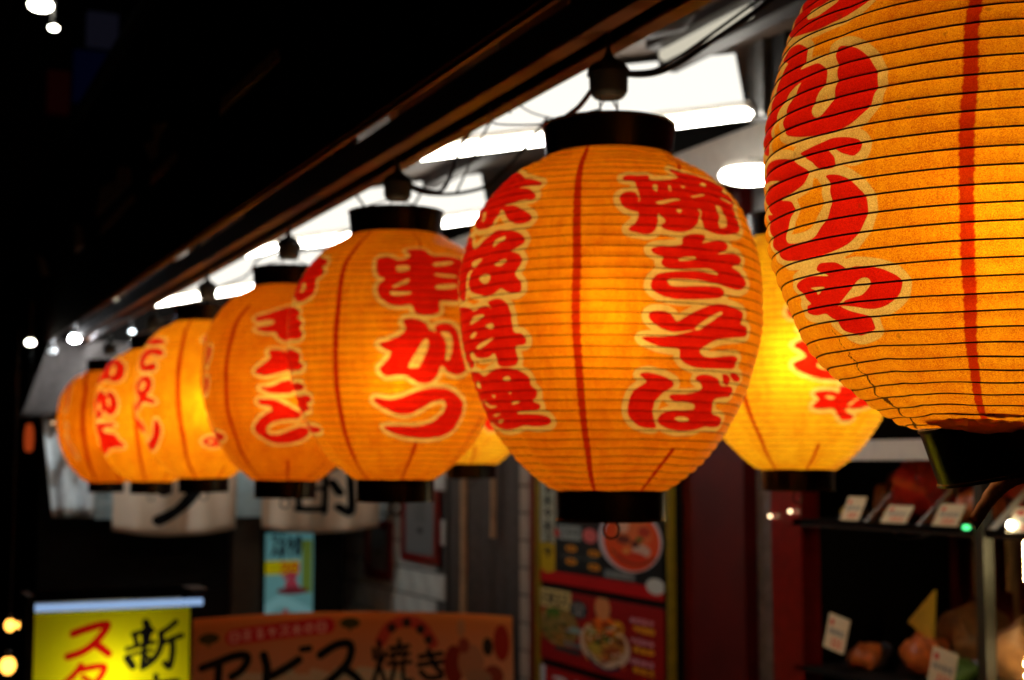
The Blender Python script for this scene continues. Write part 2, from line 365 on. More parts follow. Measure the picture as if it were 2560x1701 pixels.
def shade_mesh(P, nth, sub, seed, bulge):
    Rr, Z, S = curve(P); n = NR*sub
    rng = np.random.RandomState(seed); ph = rng.uniform(0, 6.28, (8, 2)); pitch = S[-1]/NR
    ss = np.linspace(0, S[-1], n+1); rr = np.interp(ss, S, Rr); zz = np.interp(ss, S, Z)
    dr = np.gradient(rr, ss); dz = np.gradient(zz, ss)
    th = np.linspace(-2*math.pi, 0, nth+1)
    T, I = np.meshgrid(th, np.arange(n+1), indexing='ij')
    s = ss[I]; fr = (s/pitch-T/(2*math.pi)) % 1.0
    jit = 1+.35*np.sin(3*T+ph[0, 0]+s*31)+.25*np.sin(7*T+ph[1, 0]-s*57)
    taper = np.clip(np.minimum(s, S[-1]-s)/.012, 0, 1)
    off = bulge*np.sin(math.pi*fr)**.8*jit
    low = wobble(T, s, seed)
    off = (off+low)*taper
    nr, nz = -dz[I], dr[I]
    ln = np.hypot(nr, nz); nr, nz = nr/ln, nz/ln
    r = rr[I]+nr*off; z = zz[I]+nz*off
    V = np.stack([r*np.cos(T), r*np.sin(T), z], -1).reshape(-1, 3)
    a = (np.arange(nth)[:, None]*(n+1)+np.arange(n)[None, :]).ravel()
    F = np.stack([a, a+1, a+n+2, a+n+1], -1)
    me = bpy.data.meshes.new('paper_shade'); me.vertices.add(len(V)); me.vertices.foreach_set('co', V.ravel())
    me.loops.add(F.size); me.loops.foreach_set('vertex_index', F.ravel().astype(np.int32))
    me.polygons.add(len(F)); me.polygons.foreach_set('loop_start', np.arange(0, F.size, 4, dtype=np.int32)); me.polygons.foreach_set('loop_total', np.full(len(F), 4, np.int32))
    me.polygons.foreach_set('use_smooth', np.ones(len(F), bool))
    me.update(calc_edges=True)
    uv = me.uv_layers.new(name='UVMap')
    U = ((T+2*math.pi)/(2*math.pi)).reshape(-1); W_ = (1-s/S[-1]).reshape(-1)
    uv.data.foreach_set('uv', np.stack([U[F.ravel()], W_[F.ravel()]], -1).ravel())
    me.validate(); return me
def rib_mesh(P, seg, sides, rad, seed):
    Rr, Z, S = curve(P); n = NR*seg; V = []; F = []
    q = np.arange(0, n+1)/seg; pitch = S[-1]/NR
    # on the rib line fr = 0: s = (m + T/2pi)*pitch with T falling round the lantern
    T = -q*2*math.pi; s = q*pitch
    s = s  # continuous helix
    T = (s/pitch)*2*math.pi
    r = np.interp(s, S, Rr); z = np.interp(s, S, Z)
    dr = np.gradient(r, s); dz = np.gradient(z, s); ln = np.hypot(dr, dz); dr, dz = dr/ln, dz/ln
    o_ = wobble(T, s, seed)*np.clip(np.minimum(s, S[-1]-s)/.012, 0, 1)+.0003; rc = r-dz*o_; zc = z+dr*o_
    for k in range(sides):
        a = 2*math.pi*k/sides
        x = rc+rad*(math.cos(a)*(-dz)+math.sin(a)*dr); zz = zc+rad*(math.cos(a)*dr+math.sin(a)*dz)
        V.append(np.stack([x*np.cos(T), x*np.sin(T), zz], -1))
    V = np.stack(V, 1).reshape(-1, 3)
    for i in range(n):
        for k in range(sides): F.append((i*sides+k, i*sides+(k+1) % sides, (i+1)*sides+(k+1) % sides, (i+1)*sides+k))
    me = bpy.data.meshes.new('rib_wire'); me.from_pydata(V.tolist(), [], F); me.polygons.foreach_set('use_smooth', [True]*len(F)); me.update(); return me

DATA = {'fg':{'r':[[(1560,1027),(1550,1207),(1532,1297),(1525,1400),(1640,1528),(1732,1579),(1792,1592),(-1745,1579),(-1698,1554),(-1655,1515),(-1632,1400),(-1678,1117),(1695,744),(1582,822)],[(1612,1669),(1635,1631),(1685,1643),(1718,1669),(1755,1733),(1765,1785),(1762,1849),(1745,1900),(1792,1913),(-1772,1926),(-1748,1977),(-1732,2042),(-1735,2093),(-1750,2170),(-1765,2234),(-1772,2286),(-1770,2337),(-1760,2363),(-1740,2350),(-1718,2299),(-1705,2221),(-1700,2106),(-1702,2016),(-1712,1926),(-1720,1862),(-1708,1836),(-1688,1849),(-1658,1888),(-1630,1952),(-1605,2042),(-1590,2132),(-1585,2209),(-1590,2286),(-1600,2363),(-1620,2427),(-1650,2478),(-1690,2504),(-1735,2504),(-1785,2491),(1770,2465),(1735,2427),(1712,2363),(1705,2273),(1715,2196),(1738,2132),(1755,2067),(1765,2029),(1748,2029),(1712,2067),(1678,2132),(1648,2209),(1625,2286),(1615,2375),(1612,2452),(1578,2478),(1525,2401),(1475,2299),(1483,2221),(1535,2170),(1570,2093),(1590,2003),(1605,1926),(1622,1849),(1640,1810),(1658,1772),(1590,1695)],[(1785,2606),(-1795,2593),(-1765,2581),(-1735,2568),(-1708,2555),(-1675,2568),(-1645,2593),(-1630,2619),(-1625,2658),(-1630,2696),(-1645,2722),(-1660,2709),(-1678,2684),(-1692,2658),(-1708,2632),(-1722,2632),(-1715,2658),(-1702,2696),(-1700,2735),(-1708,2773),(-1728,2773),(-1748,2761),(-1760,2735),(-1770,2696),(-1798,2645)],[(1540,2619),(1580,2581),(1625,2568),(1685,2581),(1740,2619),(1780,2684),(-1795,2735),(-1788,2786),(1798,2837),(1762,2863),(1720,2876),(1665,2889),(1718,2927),(1735,2953),(1738,3005),(1720,3043),(1695,3107),(1670,3159),(1668,3223),(1690,3249),(1735,3262),(1778,3262),(-1790,3236),(-1760,3172),(-1738,3120),(-1725,3056),(-1720,2992),(-1720,2927),(-1722,2863),(-1728,2825),(-1708,2825),(-1682,2850),(-1658,2902),(-1635,2979),(-1622,3056),(-1622,3120),(-1632,3197),(-1650,3262),(-1678,3326),(-1715,3364),(-1768,3390),(1775,3402),(1708,3390),(1642,3364),(1600,3313),(1562,3236),(1555,3146),(1555,3056),(1555,2953),(1598,2966),(1550,2863),(1548,2773),(1585,2735),(1675,2748),(1618,2709),(1565,2696)],[(1658,3608),(1655,3569),(1682,3544),(1725,3531),(1768,3544),(-1790,3557),(1780,3518),(1772,3492),(1790,3454),(-1782,3454),(-1750,3467),(-1730,3505),(-1720,3531),(-1690,3518),(-1652,3531),(-1615,3557),(-1588,3595),(-1573,3634),(-1568,3685),(-1578,3749),(-1600,3801),(-1630,3840),(-1665,3853),(-1700,3840),(-1740,3814),(-1780,3801),(-1750,3840),(-1718,3879),(-1692,3917),(-1682,3981),(-1692,4020),(-1722,4045),(-1753,4058),(-1775,4032),(-1798,3994),(1785,3930),(1765,3879),(1748,3840),(1698,3840),(1655,3814),(1645,3788),(1665,3749),(1692,3737),(1675,3685)]],'h':[[(1702,1425),(1675,1348),(1690,1323),(1745,1335),(-1798,1323),(-1768,1323),(-1768,1387),(-1795,1425),(1762,1451),(1715,1438)],[(1720,3621),(1778,3634),(1760,3659),(1740,3685),(1732,3646)],[(-1758,3749),(-1730,3698),(-1698,3634),(-1670,3608),(-1655,3621),(-1655,3659),(-1668,3698),(-1692,3737),(-1725,3749),(-1753,3762),(-1765,3775),(-1790,3801),(-1778,3775)]],'s':[(96,[(-1368,1592),(-1370,1746),(-1378,1900),(-1380,2093),(-1382,2299),(-1388,2491),(-1393,2671),(-1395,2863),(-1398,3043),(-1400,3236),(-1402,3415),(-1405,3608)]),(96,[(-1402,3415),(-1405,3582),(-1405,3801),(-1412,3994),(-1420,4224),(-1425,4482),(-1435,4765),(-1438,5047)])],'t':[(5,[(1745,3981),(1753,4121),(1758,4237)]),(10,[(1748,4211),(1758,4262),(1742,4327),(1742,4405)]),(18,[(1742,4405),(1738,4508),(1708,4598),(1702,4675)]),(30,[(1702,4675),(1742,4739),(1725,4842),(1728,4996)]),(23,[(1728,4996),(1535,5124)])]},
'mid':{'r':[[(-1122,937),(-1095,899),(-1050,912),(-1005,912),(-1002,988),(-940,976),(-880,937),(-845,873),(-878,783),(-848,718),(-805,757),(-732,783),(-662,835),(-562,860),(-475,873),(-568,1001),(-525,1052),(-508,1129),(-562,1246),(-580,1349),(-588,1464),(-595,1553),(-632,1631),(-698,1682),(-752,1695),(-795,1669),(-818,1605),(-820,1502),(-812,1400),(-822,1374),(-822,1451),(-842,1566),(-870,1657),(-912,1708),(-950,1708),(-983,1682),(-995,1631),(-975,1579),(-998,1476),(-1005,1592),(-1018,1695),(-1045,1747),(-1080,1734),(-1110,1708),(-1112,1669),(-1088,1605),(-1073,1476),(-1100,1451),(-1128,1400),(-1142,1297),(-1135,1220),(-1108,1181),(-1080,1194),(-1068,1259),(-1068,1336),(-1062,1259),(-1068,1142),(-1075,1027),(-1098,1001),(-1118,988)],[(-1040,1939),(-1020,1901),(-985,1888),(-925,1862),(-920,1798),(-902,1747),(-865,1721),(-820,1721),(-820,1773),(-835,1824),(-790,1785),(-738,1760),(-715,1811),(-725,1875),(-772,1939),(-718,1913),(-665,1913),(-642,1965),(-660,2029),(-702,2067),(-658,2119),(-620,2183),(-613,2260),(-655,2324),(-708,2324),(-758,2298),(-812,2273),(-870,2260),(-948,2260),(-980,2273),(-975,2337),(-948,2350),(-888,2337),(-822,2324),(-768,2324),(-742,2375),(-758,2440),(-805,2465),(-888,2491),(-962,2491),(-1010,2452),(-1038,2388),(-1042,2324),(-1025,2234),(-990,2196),(-932,2170),(-862,2157),(-820,2170),(-775,2183),(-808,2119),(-870,2132),(-945,2144),(-990,2132),(-1005,2080),(-995,2016),(-1022,1990)],[(-1050,2696),(-1040,2645),(-1010,2632),(-983,2645),(-965,2683),(-945,2747),(-915,2696),(-870,2619),(-820,2555),(-768,2517),(-708,2530),(-638,2581),(-635,2671),(-645,2722),(-603,2747),(-577,2811),(-600,2863),(-668,2888),(-732,2914),(-780,2953),(-815,3017),(-838,3081),(-818,3133),(-778,3145),(-718,3120),(-645,3107),(-613,3145),(-618,3209),(-638,3261),(-745,3273),(-842,3273),(-898,3222),(-922,3158),(-928,3068),(-960,3056),(-1012,3030),(-1055,2978),(-1073,2940),(-1042,2927),(-992,2927),(-942,2901),(-870,2837),(-928,2863),(-972,2863),(-1008,2824),(-1038,2760)],[(-1073,3363),(-1048,3337),(-1002,3363),(-962,3402),(-932,3466),(-952,3543),(-983,3607),(-1002,3710),(-1002,3825),(-983,3954),(-972,4031),(-1020,4031),(-1068,3980),(-1102,3890),(-1112,3787),(-1105,3646),(-1085,3543),(-1045,3453),(-1060,3402)],[(-838,3402),(-822,3363),(-780,3350),(-735,3376),(-700,3415),(-678,3479),(-610,3479),(-572,3530),(-577,3607),(-642,3620),(-698,3658),(-675,3825),(-610,3864),(-550,3915),(-550,3993),(-613,4018),(-690,4005),(-742,4044),(-822,4069),(-902,4044),(-958,3980),(-972,3903),(-955,3838),(-908,3800),(-850,3800),(-805,3787),(-808,3722),(-860,3697),(-910,3684),(-942,3633),(-932,3594),(-870,3594),(-808,3569),(-790,3530),(-802,3466)],[(-690,3350),(-660,3337),(-630,3389),(-628,3466),(-660,3453)],[(-640,3337),(-608,3312),(-560,3350),(-550,3402),(-582,3415),(-615,3389)],[(1655,988),(1678,822),(1692,718),(1722,590),(-1728,667),(-1630,822),(-1512,937),(-1498,1001),(-1545,1001),(-1612,1014),(-1548,1052),(-1498,1168),(-1508,1220),(-1565,1207),(-1638,1233),(-1660,1246),(-1598,1272),(-1532,1374),(-1490,1464),(-1492,1528),(-1535,1553),(-1578,1515),(-1618,1438),(-1670,1297),(-1695,1400),(-1725,1502),(-1778,1515),(1762,1476),(1680,1336),(1632,1181),(1648,1091)],[(1655,1760),(1618,1592),(1668,1541),(1742,1605),(1775,1747),(-1768,1708),(-1725,1631),(-1668,1579),(-1598,1605),(-1538,1657),(-1505,1747),(-1512,1811),(-1552,1862),(-1562,1875),(-1525,1926),(-1508,2003),(-1518,2080),(-1535,2132),(-1532,2183),(-1505,2286),(-1508,2363),(-1535,2388),(-1573,2363),(-1605,2311),(-1648,2363),(-1700,2375),(-1745,2337),(1798,2286),(1768,2196),(1750,2093),(1742,2183),(1745,2324),(1708,2375),(1600,2247),(1595,2080),(1590,1926),(1605,1837)],[(1582,2607),(1578,2452),(1663,2427),(1778,2478),(-1780,2530),(-1720,2491),(-1682,2504),(-1660,2542),(-1682,2465),(-1670,2440),(-1620,2427),(-1582,2478),(-1560,2581),(-1555,2709),(-1550,2837),(-1518,2863),(-1498,2940),(-1510,2991),(-1552,3004),(-1548,3094),(-1550,3197),(-1578,3235),(-1635,3235),(-1660,3184),(-1660,3068),(-1710,3107),(-1785,3094),(1750,3004),(1725,3056),(1750,3158),(1730,3197),(1652,3184),(1570,3043),(1570,2888),(1575,2747)],[(1565,3261),(1690,3248),(1775,3273),(-1770,3325),(-1698,3261),(-1625,3248),(-1558,3286),(-1512,3363),(-1508,3479),(-1490,3543),(-1495,3620),(-1522,3671),(-1492,3710),(-1492,3761),(-1520,3787),(-1612,3800),(-1622,3825),(-1528,3838),(-1470,3864),(-1452,3928),(-1483,3980),(-1550,3993),(-1620,3980),(-1740,4031),(1710,3993),(1558,3864),(1625,3710),(1602,3582),(1565,3440)]],'h':[[(-998,1078),(-978,1078),(-983,1142),(-992,1181),(-1000,1142)],[(-925,1065),(-918,1078),(-922,1155),(-930,1142)],[(-862,1052),(-842,1052),(-850,1078),(-862,1078)],[(-730,950),(-698,950),(-708,1001),(-738,1001)],[(-832,1207),(-765,1155),(-765,1181),(-818,1220),(-832,1220)],[(-998,1323),(-960,1297),(-908,1259),(-895,1284),(-928,1310),(-972,1349),(-995,1349)],[(-645,1129),(-595,1129),(-562,1194),(-590,1194),(-640,1168)],[(-925,1425),(-902,1425),(-915,1476)],[(-720,1310),(-692,1297),(-680,1387),(-680,1502),(-698,1579),(-735,1605),(-738,1553),(-720,1451),(-718,1361)],[(-935,2029),(-915,2003),(-875,1990),(-870,2016),(-900,2042),(-935,2054)],[(-870,2824),(-842,2747),(-802,2671),(-760,2607),(-750,2632),(-782,2696),(-825,2786),(-852,2837)],[(-892,3903),(-868,3877),(-828,3890),(-810,3928),(-840,3954),(-875,3928)],[(1760,1259),(1792,1259),(-1785,1374),(1792,1400)],[(-1668,1747),(-1650,1695),(-1602,1682),(-1605,1721),(-1640,1760),(-1658,1798)],[(1780,1926),(-1770,1901),(-1730,1913),(-1762,1965),(-1792,2003)],[(-1645,2016),(-1615,1977),(-1585,1965),(-1590,2003),(-1612,2042)],[(-1742,2144),(-1712,2106),(-1678,2119),(-1668,2170),(-1688,2222),(-1720,2209)],[(1740,2144),(1745,2042),(1798,2016),(1772,2080),(1762,2196)],[(1782,2671),(-1782,2594),(-1710,2594),(-1745,2645),(-1798,2683)],[(-1702,2735),(-1655,2709),(-1655,2773),(-1680,2773)],[(1762,2837),(-1788,2786),(-1765,2799),(-1795,2850)],[(-1785,2978),(-1740,2927),(-1658,2876),(-1692,2940),(-1755,2991)],[(-1650,3376),(-1615,3350),(-1605,3389),(-1635,3415)],[(1685,3402),(1742,3376),(1750,3466),(1710,3453)],[(-1635,3543),(-1622,3556),(-1632,3569)],[(1705,3620),(1758,3697),(-1755,3710),(1765,3735),(1702,3684)],[(-1772,3569),(-1742,3582),(-1760,3607)],[(-1640,3684),(-1600,3658),(-1595,3684),(-1630,3697)],[(1778,3903),(-1758,3890),(-1780,3928),(1770,3941)],[(1748,3825),(-1750,3812),(1762,3851)]],'s':[(91,[(-1370,0),(-1338,488),(-1320,937),(-1303,1515),(-1295,1990),(-1298,2427),(-1300,2863),(-1300,3197),(-1300,3658),(-1303,4121)]),(98,[(-1303,4108),(-1308,4493),(-1348,5121)]),(98,[(-828,4364),(-852,4685),(-865,5121)]),(49,[(-752,0),(-605,64),(-810,744)])],'t':[]},
'k':{'r':[[(-1218,1065),(-1205,976),(-1142,950),(-1092,1039),(-1045,1039),(-1005,925),(-1032,822),(-983,770),(-900,783),(-862,912),(-780,899),(-688,925),(-628,976),(-675,1259),(-712,1502),(-742,1708),(-778,1773),(-865,1785),(-872,1939),(-890,1990),(-952,2029),(-1002,1990),(-1018,1862),(-1073,1875),(-1132,1849),(-1178,1734),(-1195,1592),(-1182,1476),(-1158,1412),(-1202,1310)],[(-1062,2132),(-1032,2080),(-983,2106),(-948,2157),(-928,2260),(-892,2298),(-902,2222),(-880,2170),(-825,2157),(-785,2222),(-762,2375),(-740,2632),(-712,2850),(-715,2927),(-765,2978),(-815,2940),(-858,2837),(-880,3004),(-922,3120),(-985,3107),(-1038,3004),(-1090,2991),(-1150,3004),(-1178,2888),(-1145,2773),(-1120,2632),(-1150,2581),(-1178,2491),(-1130,2440),(-1073,2350),(-1048,2247)],[(-1218,3402),(-1200,3363),(-1130,3402),(-1045,3337),(-962,3235),(-885,3197),(-802,3222),(-720,3350),(-672,3492),(-665,3722),(-698,3941),(-778,4057),(-892,4095),(-1018,4069),(-1110,3993),(-1173,3877),(-1085,3851),(-988,3864),(-900,3825),(-830,3697),(-798,3556),(-815,3415),(-845,3402),(-898,3440),(-952,3543),(-1018,3646),(-1088,3646),(-1155,3556),(-1208,3453)],[(1715,886),(1798,835),(-1608,950),(-1568,1052),(-1612,1104),(-1560,1207),(-1578,1297),(-1618,1323),(-1592,1528),(-1620,1657),(-1718,1708),(1768,1644),(1670,1451),(1685,1207),(1698,1014)],[(1660,1773),(-1790,1798),(-1702,1926),(-1748,1977),(-1670,2080),(-1700,2170),(-1658,2286),(-1718,2350),(1738,2324),(1648,2401),(1650,2209),(1655,1977)],[(1645,2465),(-1748,2542),(-1690,2632),(-1708,2735),(-1652,2799),(-1695,2863),(1788,2863),(1640,2901),(1638,3068),(-1780,3068),(-1702,3107),(-1718,3197),(1725,3197),(1638,3235),(1790,3299),(-1665,3299),(-1650,3389),(-1722,3453),(-1695,3543),(1798,3582),(1685,3646),(1760,3812),(-1670,3864),(-1700,3954),(1632,3954),(1632,3800),(1632,3556),(1638,3197),(1640,2901),(1645,2671)]],'h':[[(-1092,1168),(-1025,1168),(-1025,1246),(-1088,1272)],[(-1112,1528),(-1035,1412),(-1030,1464),(-1102,1566)],[(-1122,1631),(-1030,1631),(-1025,1682),(-1112,1708)],[(-860,1078),(-732,1027),(-738,1078),(-860,1155)],[(-872,1310),(-750,1323),(-755,1361),(-868,1349)],[(-875,1515),(-760,1476),(-768,1553),(-875,1592)],[(-1035,2863),(-1002,2658),(-958,2427),(-935,2440),(-942,2594),(-980,2863),(-1000,2876)],[(-870,2298),(-825,2298),(-802,2414),(-805,2632),(-820,2747),(-838,2735),(-835,2542),(-848,2401)],[(-1768,1502),(-1755,1349),(-1710,1451),(-1738,1553)]],'s':[(91,[(-1410,103),(-1405,628),(-1418,1027),(-1410,1425),(-1402,1939),(-1410,2427),(-1418,2901),(-1430,3350),(-1438,3877),(-1455,4454),(-1525,5121)]),(75,[(-955,4210),(-978,4646),(-1010,5095)]),(58,[(-410,3697),(-462,4121),(-412,4852)]),(42,[(-905,115),(-890,385),(-928,757)])],'t':[]},
's':{'r':[[(-1308,1297),(-1268,1220),(-1190,1155),(-1112,1052),(-1040,1014),(-983,1181),(-955,1310),(-952,1566),(-988,1682),(-1048,1773),(-1082,1837),(-1128,1721),(-1145,1631),(-1208,1631),(-1285,1566),(-1250,1515),(-1167,1451),(-1162,1361),(-1220,1336),(-1277,1374)],[(-1182,2054),(-1150,2016),(-1098,2029),(-1030,2080),(-1005,2247),(-1030,2414),(-1095,2478),(-1145,2517),(-1198,2555),(-1257,2491),(-1257,2414),(-1208,2298),(-1165,2170)],[(-1232,2799),(-1162,2773),(-1095,2671),(-1028,2632),(-985,2735),(-1028,2888),(-1112,2914),(-1173,2888)],[(-1252,3056),(-1210,3030),(-1112,3068),(-1025,3209),(-960,3325),(-975,3440),(-1040,3453),(-1115,3492),(-1175,3556),(-1208,3671),(-1182,3800),(-1120,3800),(-1038,3710),(-960,3607),(-890,3646),(-890,3825),(-960,3941),(-1058,4005),(-1167,3980),(-1250,3851),(-1300,3697),(-1275,3530),(-1208,3350),(-1160,3273),(-1167,3184),(-1230,3145)],[(-1742,1901),(-1672,1901),(-1678,2106),(-1740,2298)],[(-1755,2517),(-1698,2581),(-1710,2747),(-1782,2914)],[(1775,3286),(1772,3620),(-1740,3722),(-1625,3787),(-1668,3890),(1765,3903),(1670,3658)]],'h':[],'s':[(94,[(-1400,963),(-1445,1336),(-1460,1721),(-1480,2222),(-1492,2773),(-1500,3337),(-1490,3877),(-1488,4493),(-1508,5095)]),(79,[(-1035,4454),(-1018,5108)]),(57,[(-603,4493),(-680,5121)])],'t':[]},
'r':{'r':[[(1738,1001),(-1688,899),(-1492,937),(-1430,1039),(-1472,1091),(-1612,1117)],[(-1628,1220),(-1518,1220),(-1420,1297),(-1400,1451),(-1478,1451),(-1558,1400),(-1618,1541),(-1605,1682),(-1520,1657),(-1470,1657),(-1448,1760),(-1485,1862),(-1668,1837),(-1745,1695),(-1770,1464),(-1728,1284)],[(-1728,2132),(-1625,2003),(-1525,2016),(-1480,2157),(-1492,2375),(-1552,2517),(-1485,2581),(-1435,2671),(-1490,2722),(-1595,2671),(-1675,2799),(-1765,2940),(1780,2786),(-1690,2594),(-1755,2414),(-1760,2234)],[(1788,3081),(-1685,3235),(-1655,3415),(-1732,3504),(1770,3363),(1700,3133)],[(-1485,3171),(-1450,3145),(-1428,3325),(-1450,3543),(-1545,3838),(-1680,4005),(1782,3941),(-1732,3787),(-1573,3607),(-1518,3389)],[(-1048,1014),(-988,860),(-845,1039),(-978,1078)],[(-1040,3761),(-998,3633),(-925,3620),(-802,3748),(-882,3903),(-955,3915),(-1022,3838)]],'h':[[(-1675,2273),(-1618,2144),(-1565,2170),(-1590,2324),(-1660,2363)],[(-985,3748),(-940,3722),(-932,3787),(-978,3800)]],'s':[(108,[(-1290,115),(-1238,873),(-1232,1695),(-1230,2388),(-1225,3081),(-1215,3800),(-1218,4569),(-1190,5121)]),(90,[(-718,4621),(-718,5121)])],'t':[]},
'o':{'r':[[(1758,770),(-1660,680),(-1418,899),(-1335,1220),(-1342,1541),(-1438,1605),(-1550,1528),(-1725,1592),(1730,1566),(-1772,1207),(1748,937)],[(-1698,1888),(-1605,1862),(-1522,2042),(-1508,1913),(-1432,1926),(-1368,2170),(-1358,2427),(-1405,2645),(-1495,2619),(-1545,2491),(-1585,2696),(-1678,2747),(-1748,2555),(-1792,2170)],[(-1750,2953),(-1573,2888),(-1415,2914),(-1393,2991),(-1495,3030),(-1590,3068),(-1555,3184),(-1418,3248),(-1380,3427),(-1322,3556),(-1322,3671),(-1448,3684),(-1578,3735),(-1648,3864),(1715,3890),(1715,3710),(-1742,3363)]],'h':[[(-1550,1297),(-1573,1039),(-1502,1052),(-1468,1310),(-1505,1400)],[(-1682,2350),(-1638,2196),(-1605,2401),(-1648,2530)],[(-1495,2209),(-1480,2080),(-1450,2247),(-1465,2414)]],'s':[(129,[(-1220,64),(-1175,1129),(-1175,1811),(-1173,2427),(-1162,3043),(-1150,3915),(-1145,5018)]),(86,[(-742,4416),(-710,4993)])],'t':[]},
'e':{'r':[[(-1732,809),(-1682,590),(-1520,1502),(-1522,1952),(-1555,2106),(-1562,1592)],[(-1548,2491),(-1498,2530),(-1500,2696)],[(-1535,2888),(-1498,3197),(-1415,3722),(-1410,3851),(-1475,3607),(-1530,3248)]],'h':[],'s':[(153,[(-1548,26),(-1303,1065),(-1272,1965),(-1265,2709),(-1257,3620),(-1250,4865)]),(103,[(-790,4493),(-560,5121)])],'t':[]},
'b1':{'r':[[(-1295,2016),(-1270,1913),(-1232,1926),(-1170,2080),(-1263,2132),(-1290,2080)],[(-1235,2298),(-1208,2286),(-1173,2388),(-1218,2388)],[(-1265,2594),(-1228,2530),(-1173,2517),(-1125,2632),(-1058,2747),(-972,2927),(-922,3081),(-962,3171),(-1050,3184),(-1142,3145),(-1220,3068),(-1268,2953),(-1257,2876),(-1200,2786),(-1228,2696)],[(-1152,3427),(-1118,3376),(-1052,3376),(-1008,3402),(-1002,3286),(-958,3299),(-875,3389),(-775,3504),(-732,3594),(-785,3658),(-870,3697),(-928,3684),(-935,3748),(-870,3825),(-875,3903),(-945,3915),(-988,3812),(-1028,3697),(-1108,3710),(-1158,3671),(-1142,3594),(-1122,3530)]],'h':[[(-1142,2901),(-1095,2837),(-1055,2991),(-1105,3004),(-1138,2966)],[(-1088,3479),(-1062,3453),(-1028,3492),(-1052,3530)],[(-935,3607),(-890,3517),(-860,3479),(-875,3543),(-920,3633)]],'s':[(87,[(-1562,2901),(-1568,3440),(-1558,3877),(-1535,4351),(-1592,5082)]),(87,[(-1073,4441),(-1088,4749),(-1115,5082)]),(72,[(-382,3722),(-378,4416),(-682,5108)])],'t':[]}}
def poly_sdf(X, Y, poly):
    d = np.full(X.shape, 1e9, np.float32); ins = np.zeros(X.shape, bool); n = len(poly)
    for i in range(n):
        ax, ay = poly[i]; bx, by = poly[(i+1) % n]; ex, ey = bx-ax, by-ay; L = max(ex*ex+ey*ey, 1e-9)
        t = np.clip(((X-ax)*ex+(Y-ay)*ey)/L, 0, 1); d = np.minimum(d, (X-ax-t*ex)**2+(Y-ay-t*ey)**2)
        if by != ay: ins ^= ((Y < ay) != (Y < by)) & (X < ax+(Y-ay)*ex/ey)
    d = np.sqrt(d); return np.where(ins, -d, d)
def line_sdf(X, Y, pts, hw):
    d = np.full(X.shape, 1e9, np.float32)
    for (ax, ay), (bx, by) in zip(pts[:-1], pts[1:]):
        ex, ey = bx-ax, by-ay; L = max(ex*ex+ey*ey, 1e-9); t = np.clip(((X-ax)*ex+(Y-ay)*ey)/L, 0, 1)
        d = np.minimum(d, (X-ax-t*ex)**2+(Y-ay-t*ey)**2)
    return np.sqrt(d)-hw
CIRC = 2*math.pi*170.  # mm round, at r = 0.17 m
def lantern_image(name, D, W, S_mm, blotch=0):
    Hh = W//2; X1 = (np.arange(W)+.5)/W*CIRC; Y1 = (np.arange(Hh)+.5)/Hh*S_mm
    ch = [np.full((Hh, W), 12., np.float32) for _ in range(3)]
    cv = lambda p: [(((a/10 if a <= 0 else a/10-360)+360)/360*CIRC, s/10) for a, s in p]
    def sub(pts, mg):
        xs = [p[0] for p in pts]; ys = [p[1] for p in pts]
        i0, i1 = np.searchsorted(X1, [min(xs)-mg, max(xs)+mg]); j0, j1 = np.searchsorted(Y1, [min(ys)-mg, max(ys)+mg])
        X, Y = np.meshgrid(X1[i0:i1].astype(np.float32), Y1[j0:j1].astype(np.float32)); return (slice(j0, j1), slice(i0, i1)), X, Y
    holes = []
    for p in D['r']:
        q = [tuple(v) for v in crom(cv(p), 3, True)]; sl, X, Y = sub(q, 13)
        ch[0][sl] = np.minimum(ch[0][sl], poly_sdf(X, Y, q))
    for p in D['h']:
        q = [tuple(v) for v in crom(cv(p), 3, True)]; sl, X, Y = sub(q, 6)
        ch[0][sl] = np.maximum(ch[0][sl], -poly_sdf(X, Y, q))
    for c, key in ((1, 's'), (2, 't')):
        for wd, p in D[key]:
            q = [tuple(v) for v in crom(cv(p), 3)]; sl, X, Y = sub(q, 14)
            ch[c][sl] = np.minimum(ch[c][sl], line_sdf(X, Y, q, wd/20*(1 if c == 1 else 1.5))+(.35*np.sin(Y*.55+1)+.25*np.sin(Y*1.37+X*.4) if c == 1 else .4*np.sin(Y*1.9+X)))
    if blotch:
        rg = random.Random(blotch); pitch = S_mm/NR
        for _ in range(46):
            near = rg.random() < .55; th = (R(-138)+rg.uniform(-.10, .06) if near else rg.uniform(R(-210), R(-85)))
            ln = rg.uniform(5, 16) if near else rg.uniform(1.5, 6); x = (th+2*math.pi)/(2*math.pi)*CIRC
            m_ = rg.randint(4, 44)
            y = pitch*(m_+2+th/(2*math.pi))
            q = [(x, y), (x+ln*.5, y+pitch*ln*.5/CIRC-rg.uniform(0, .5)), (x+ln, y+pitch*ln/CIRC)]; sl, X, Y = sub(q, 6)
            ch[2][sl] = np.minimum(ch[2][sl], line_sdf(X, Y, q, rg.uniform(.25, .8)))
    for c in (0, 1): ch[c] = np.minimum(ch[c], np.roll(ch[c], W//2, 1))
    a = np.stack([np.clip((c+4)/16, 0, 1) for c in ch], -1)
    return make_image(name, a, True)

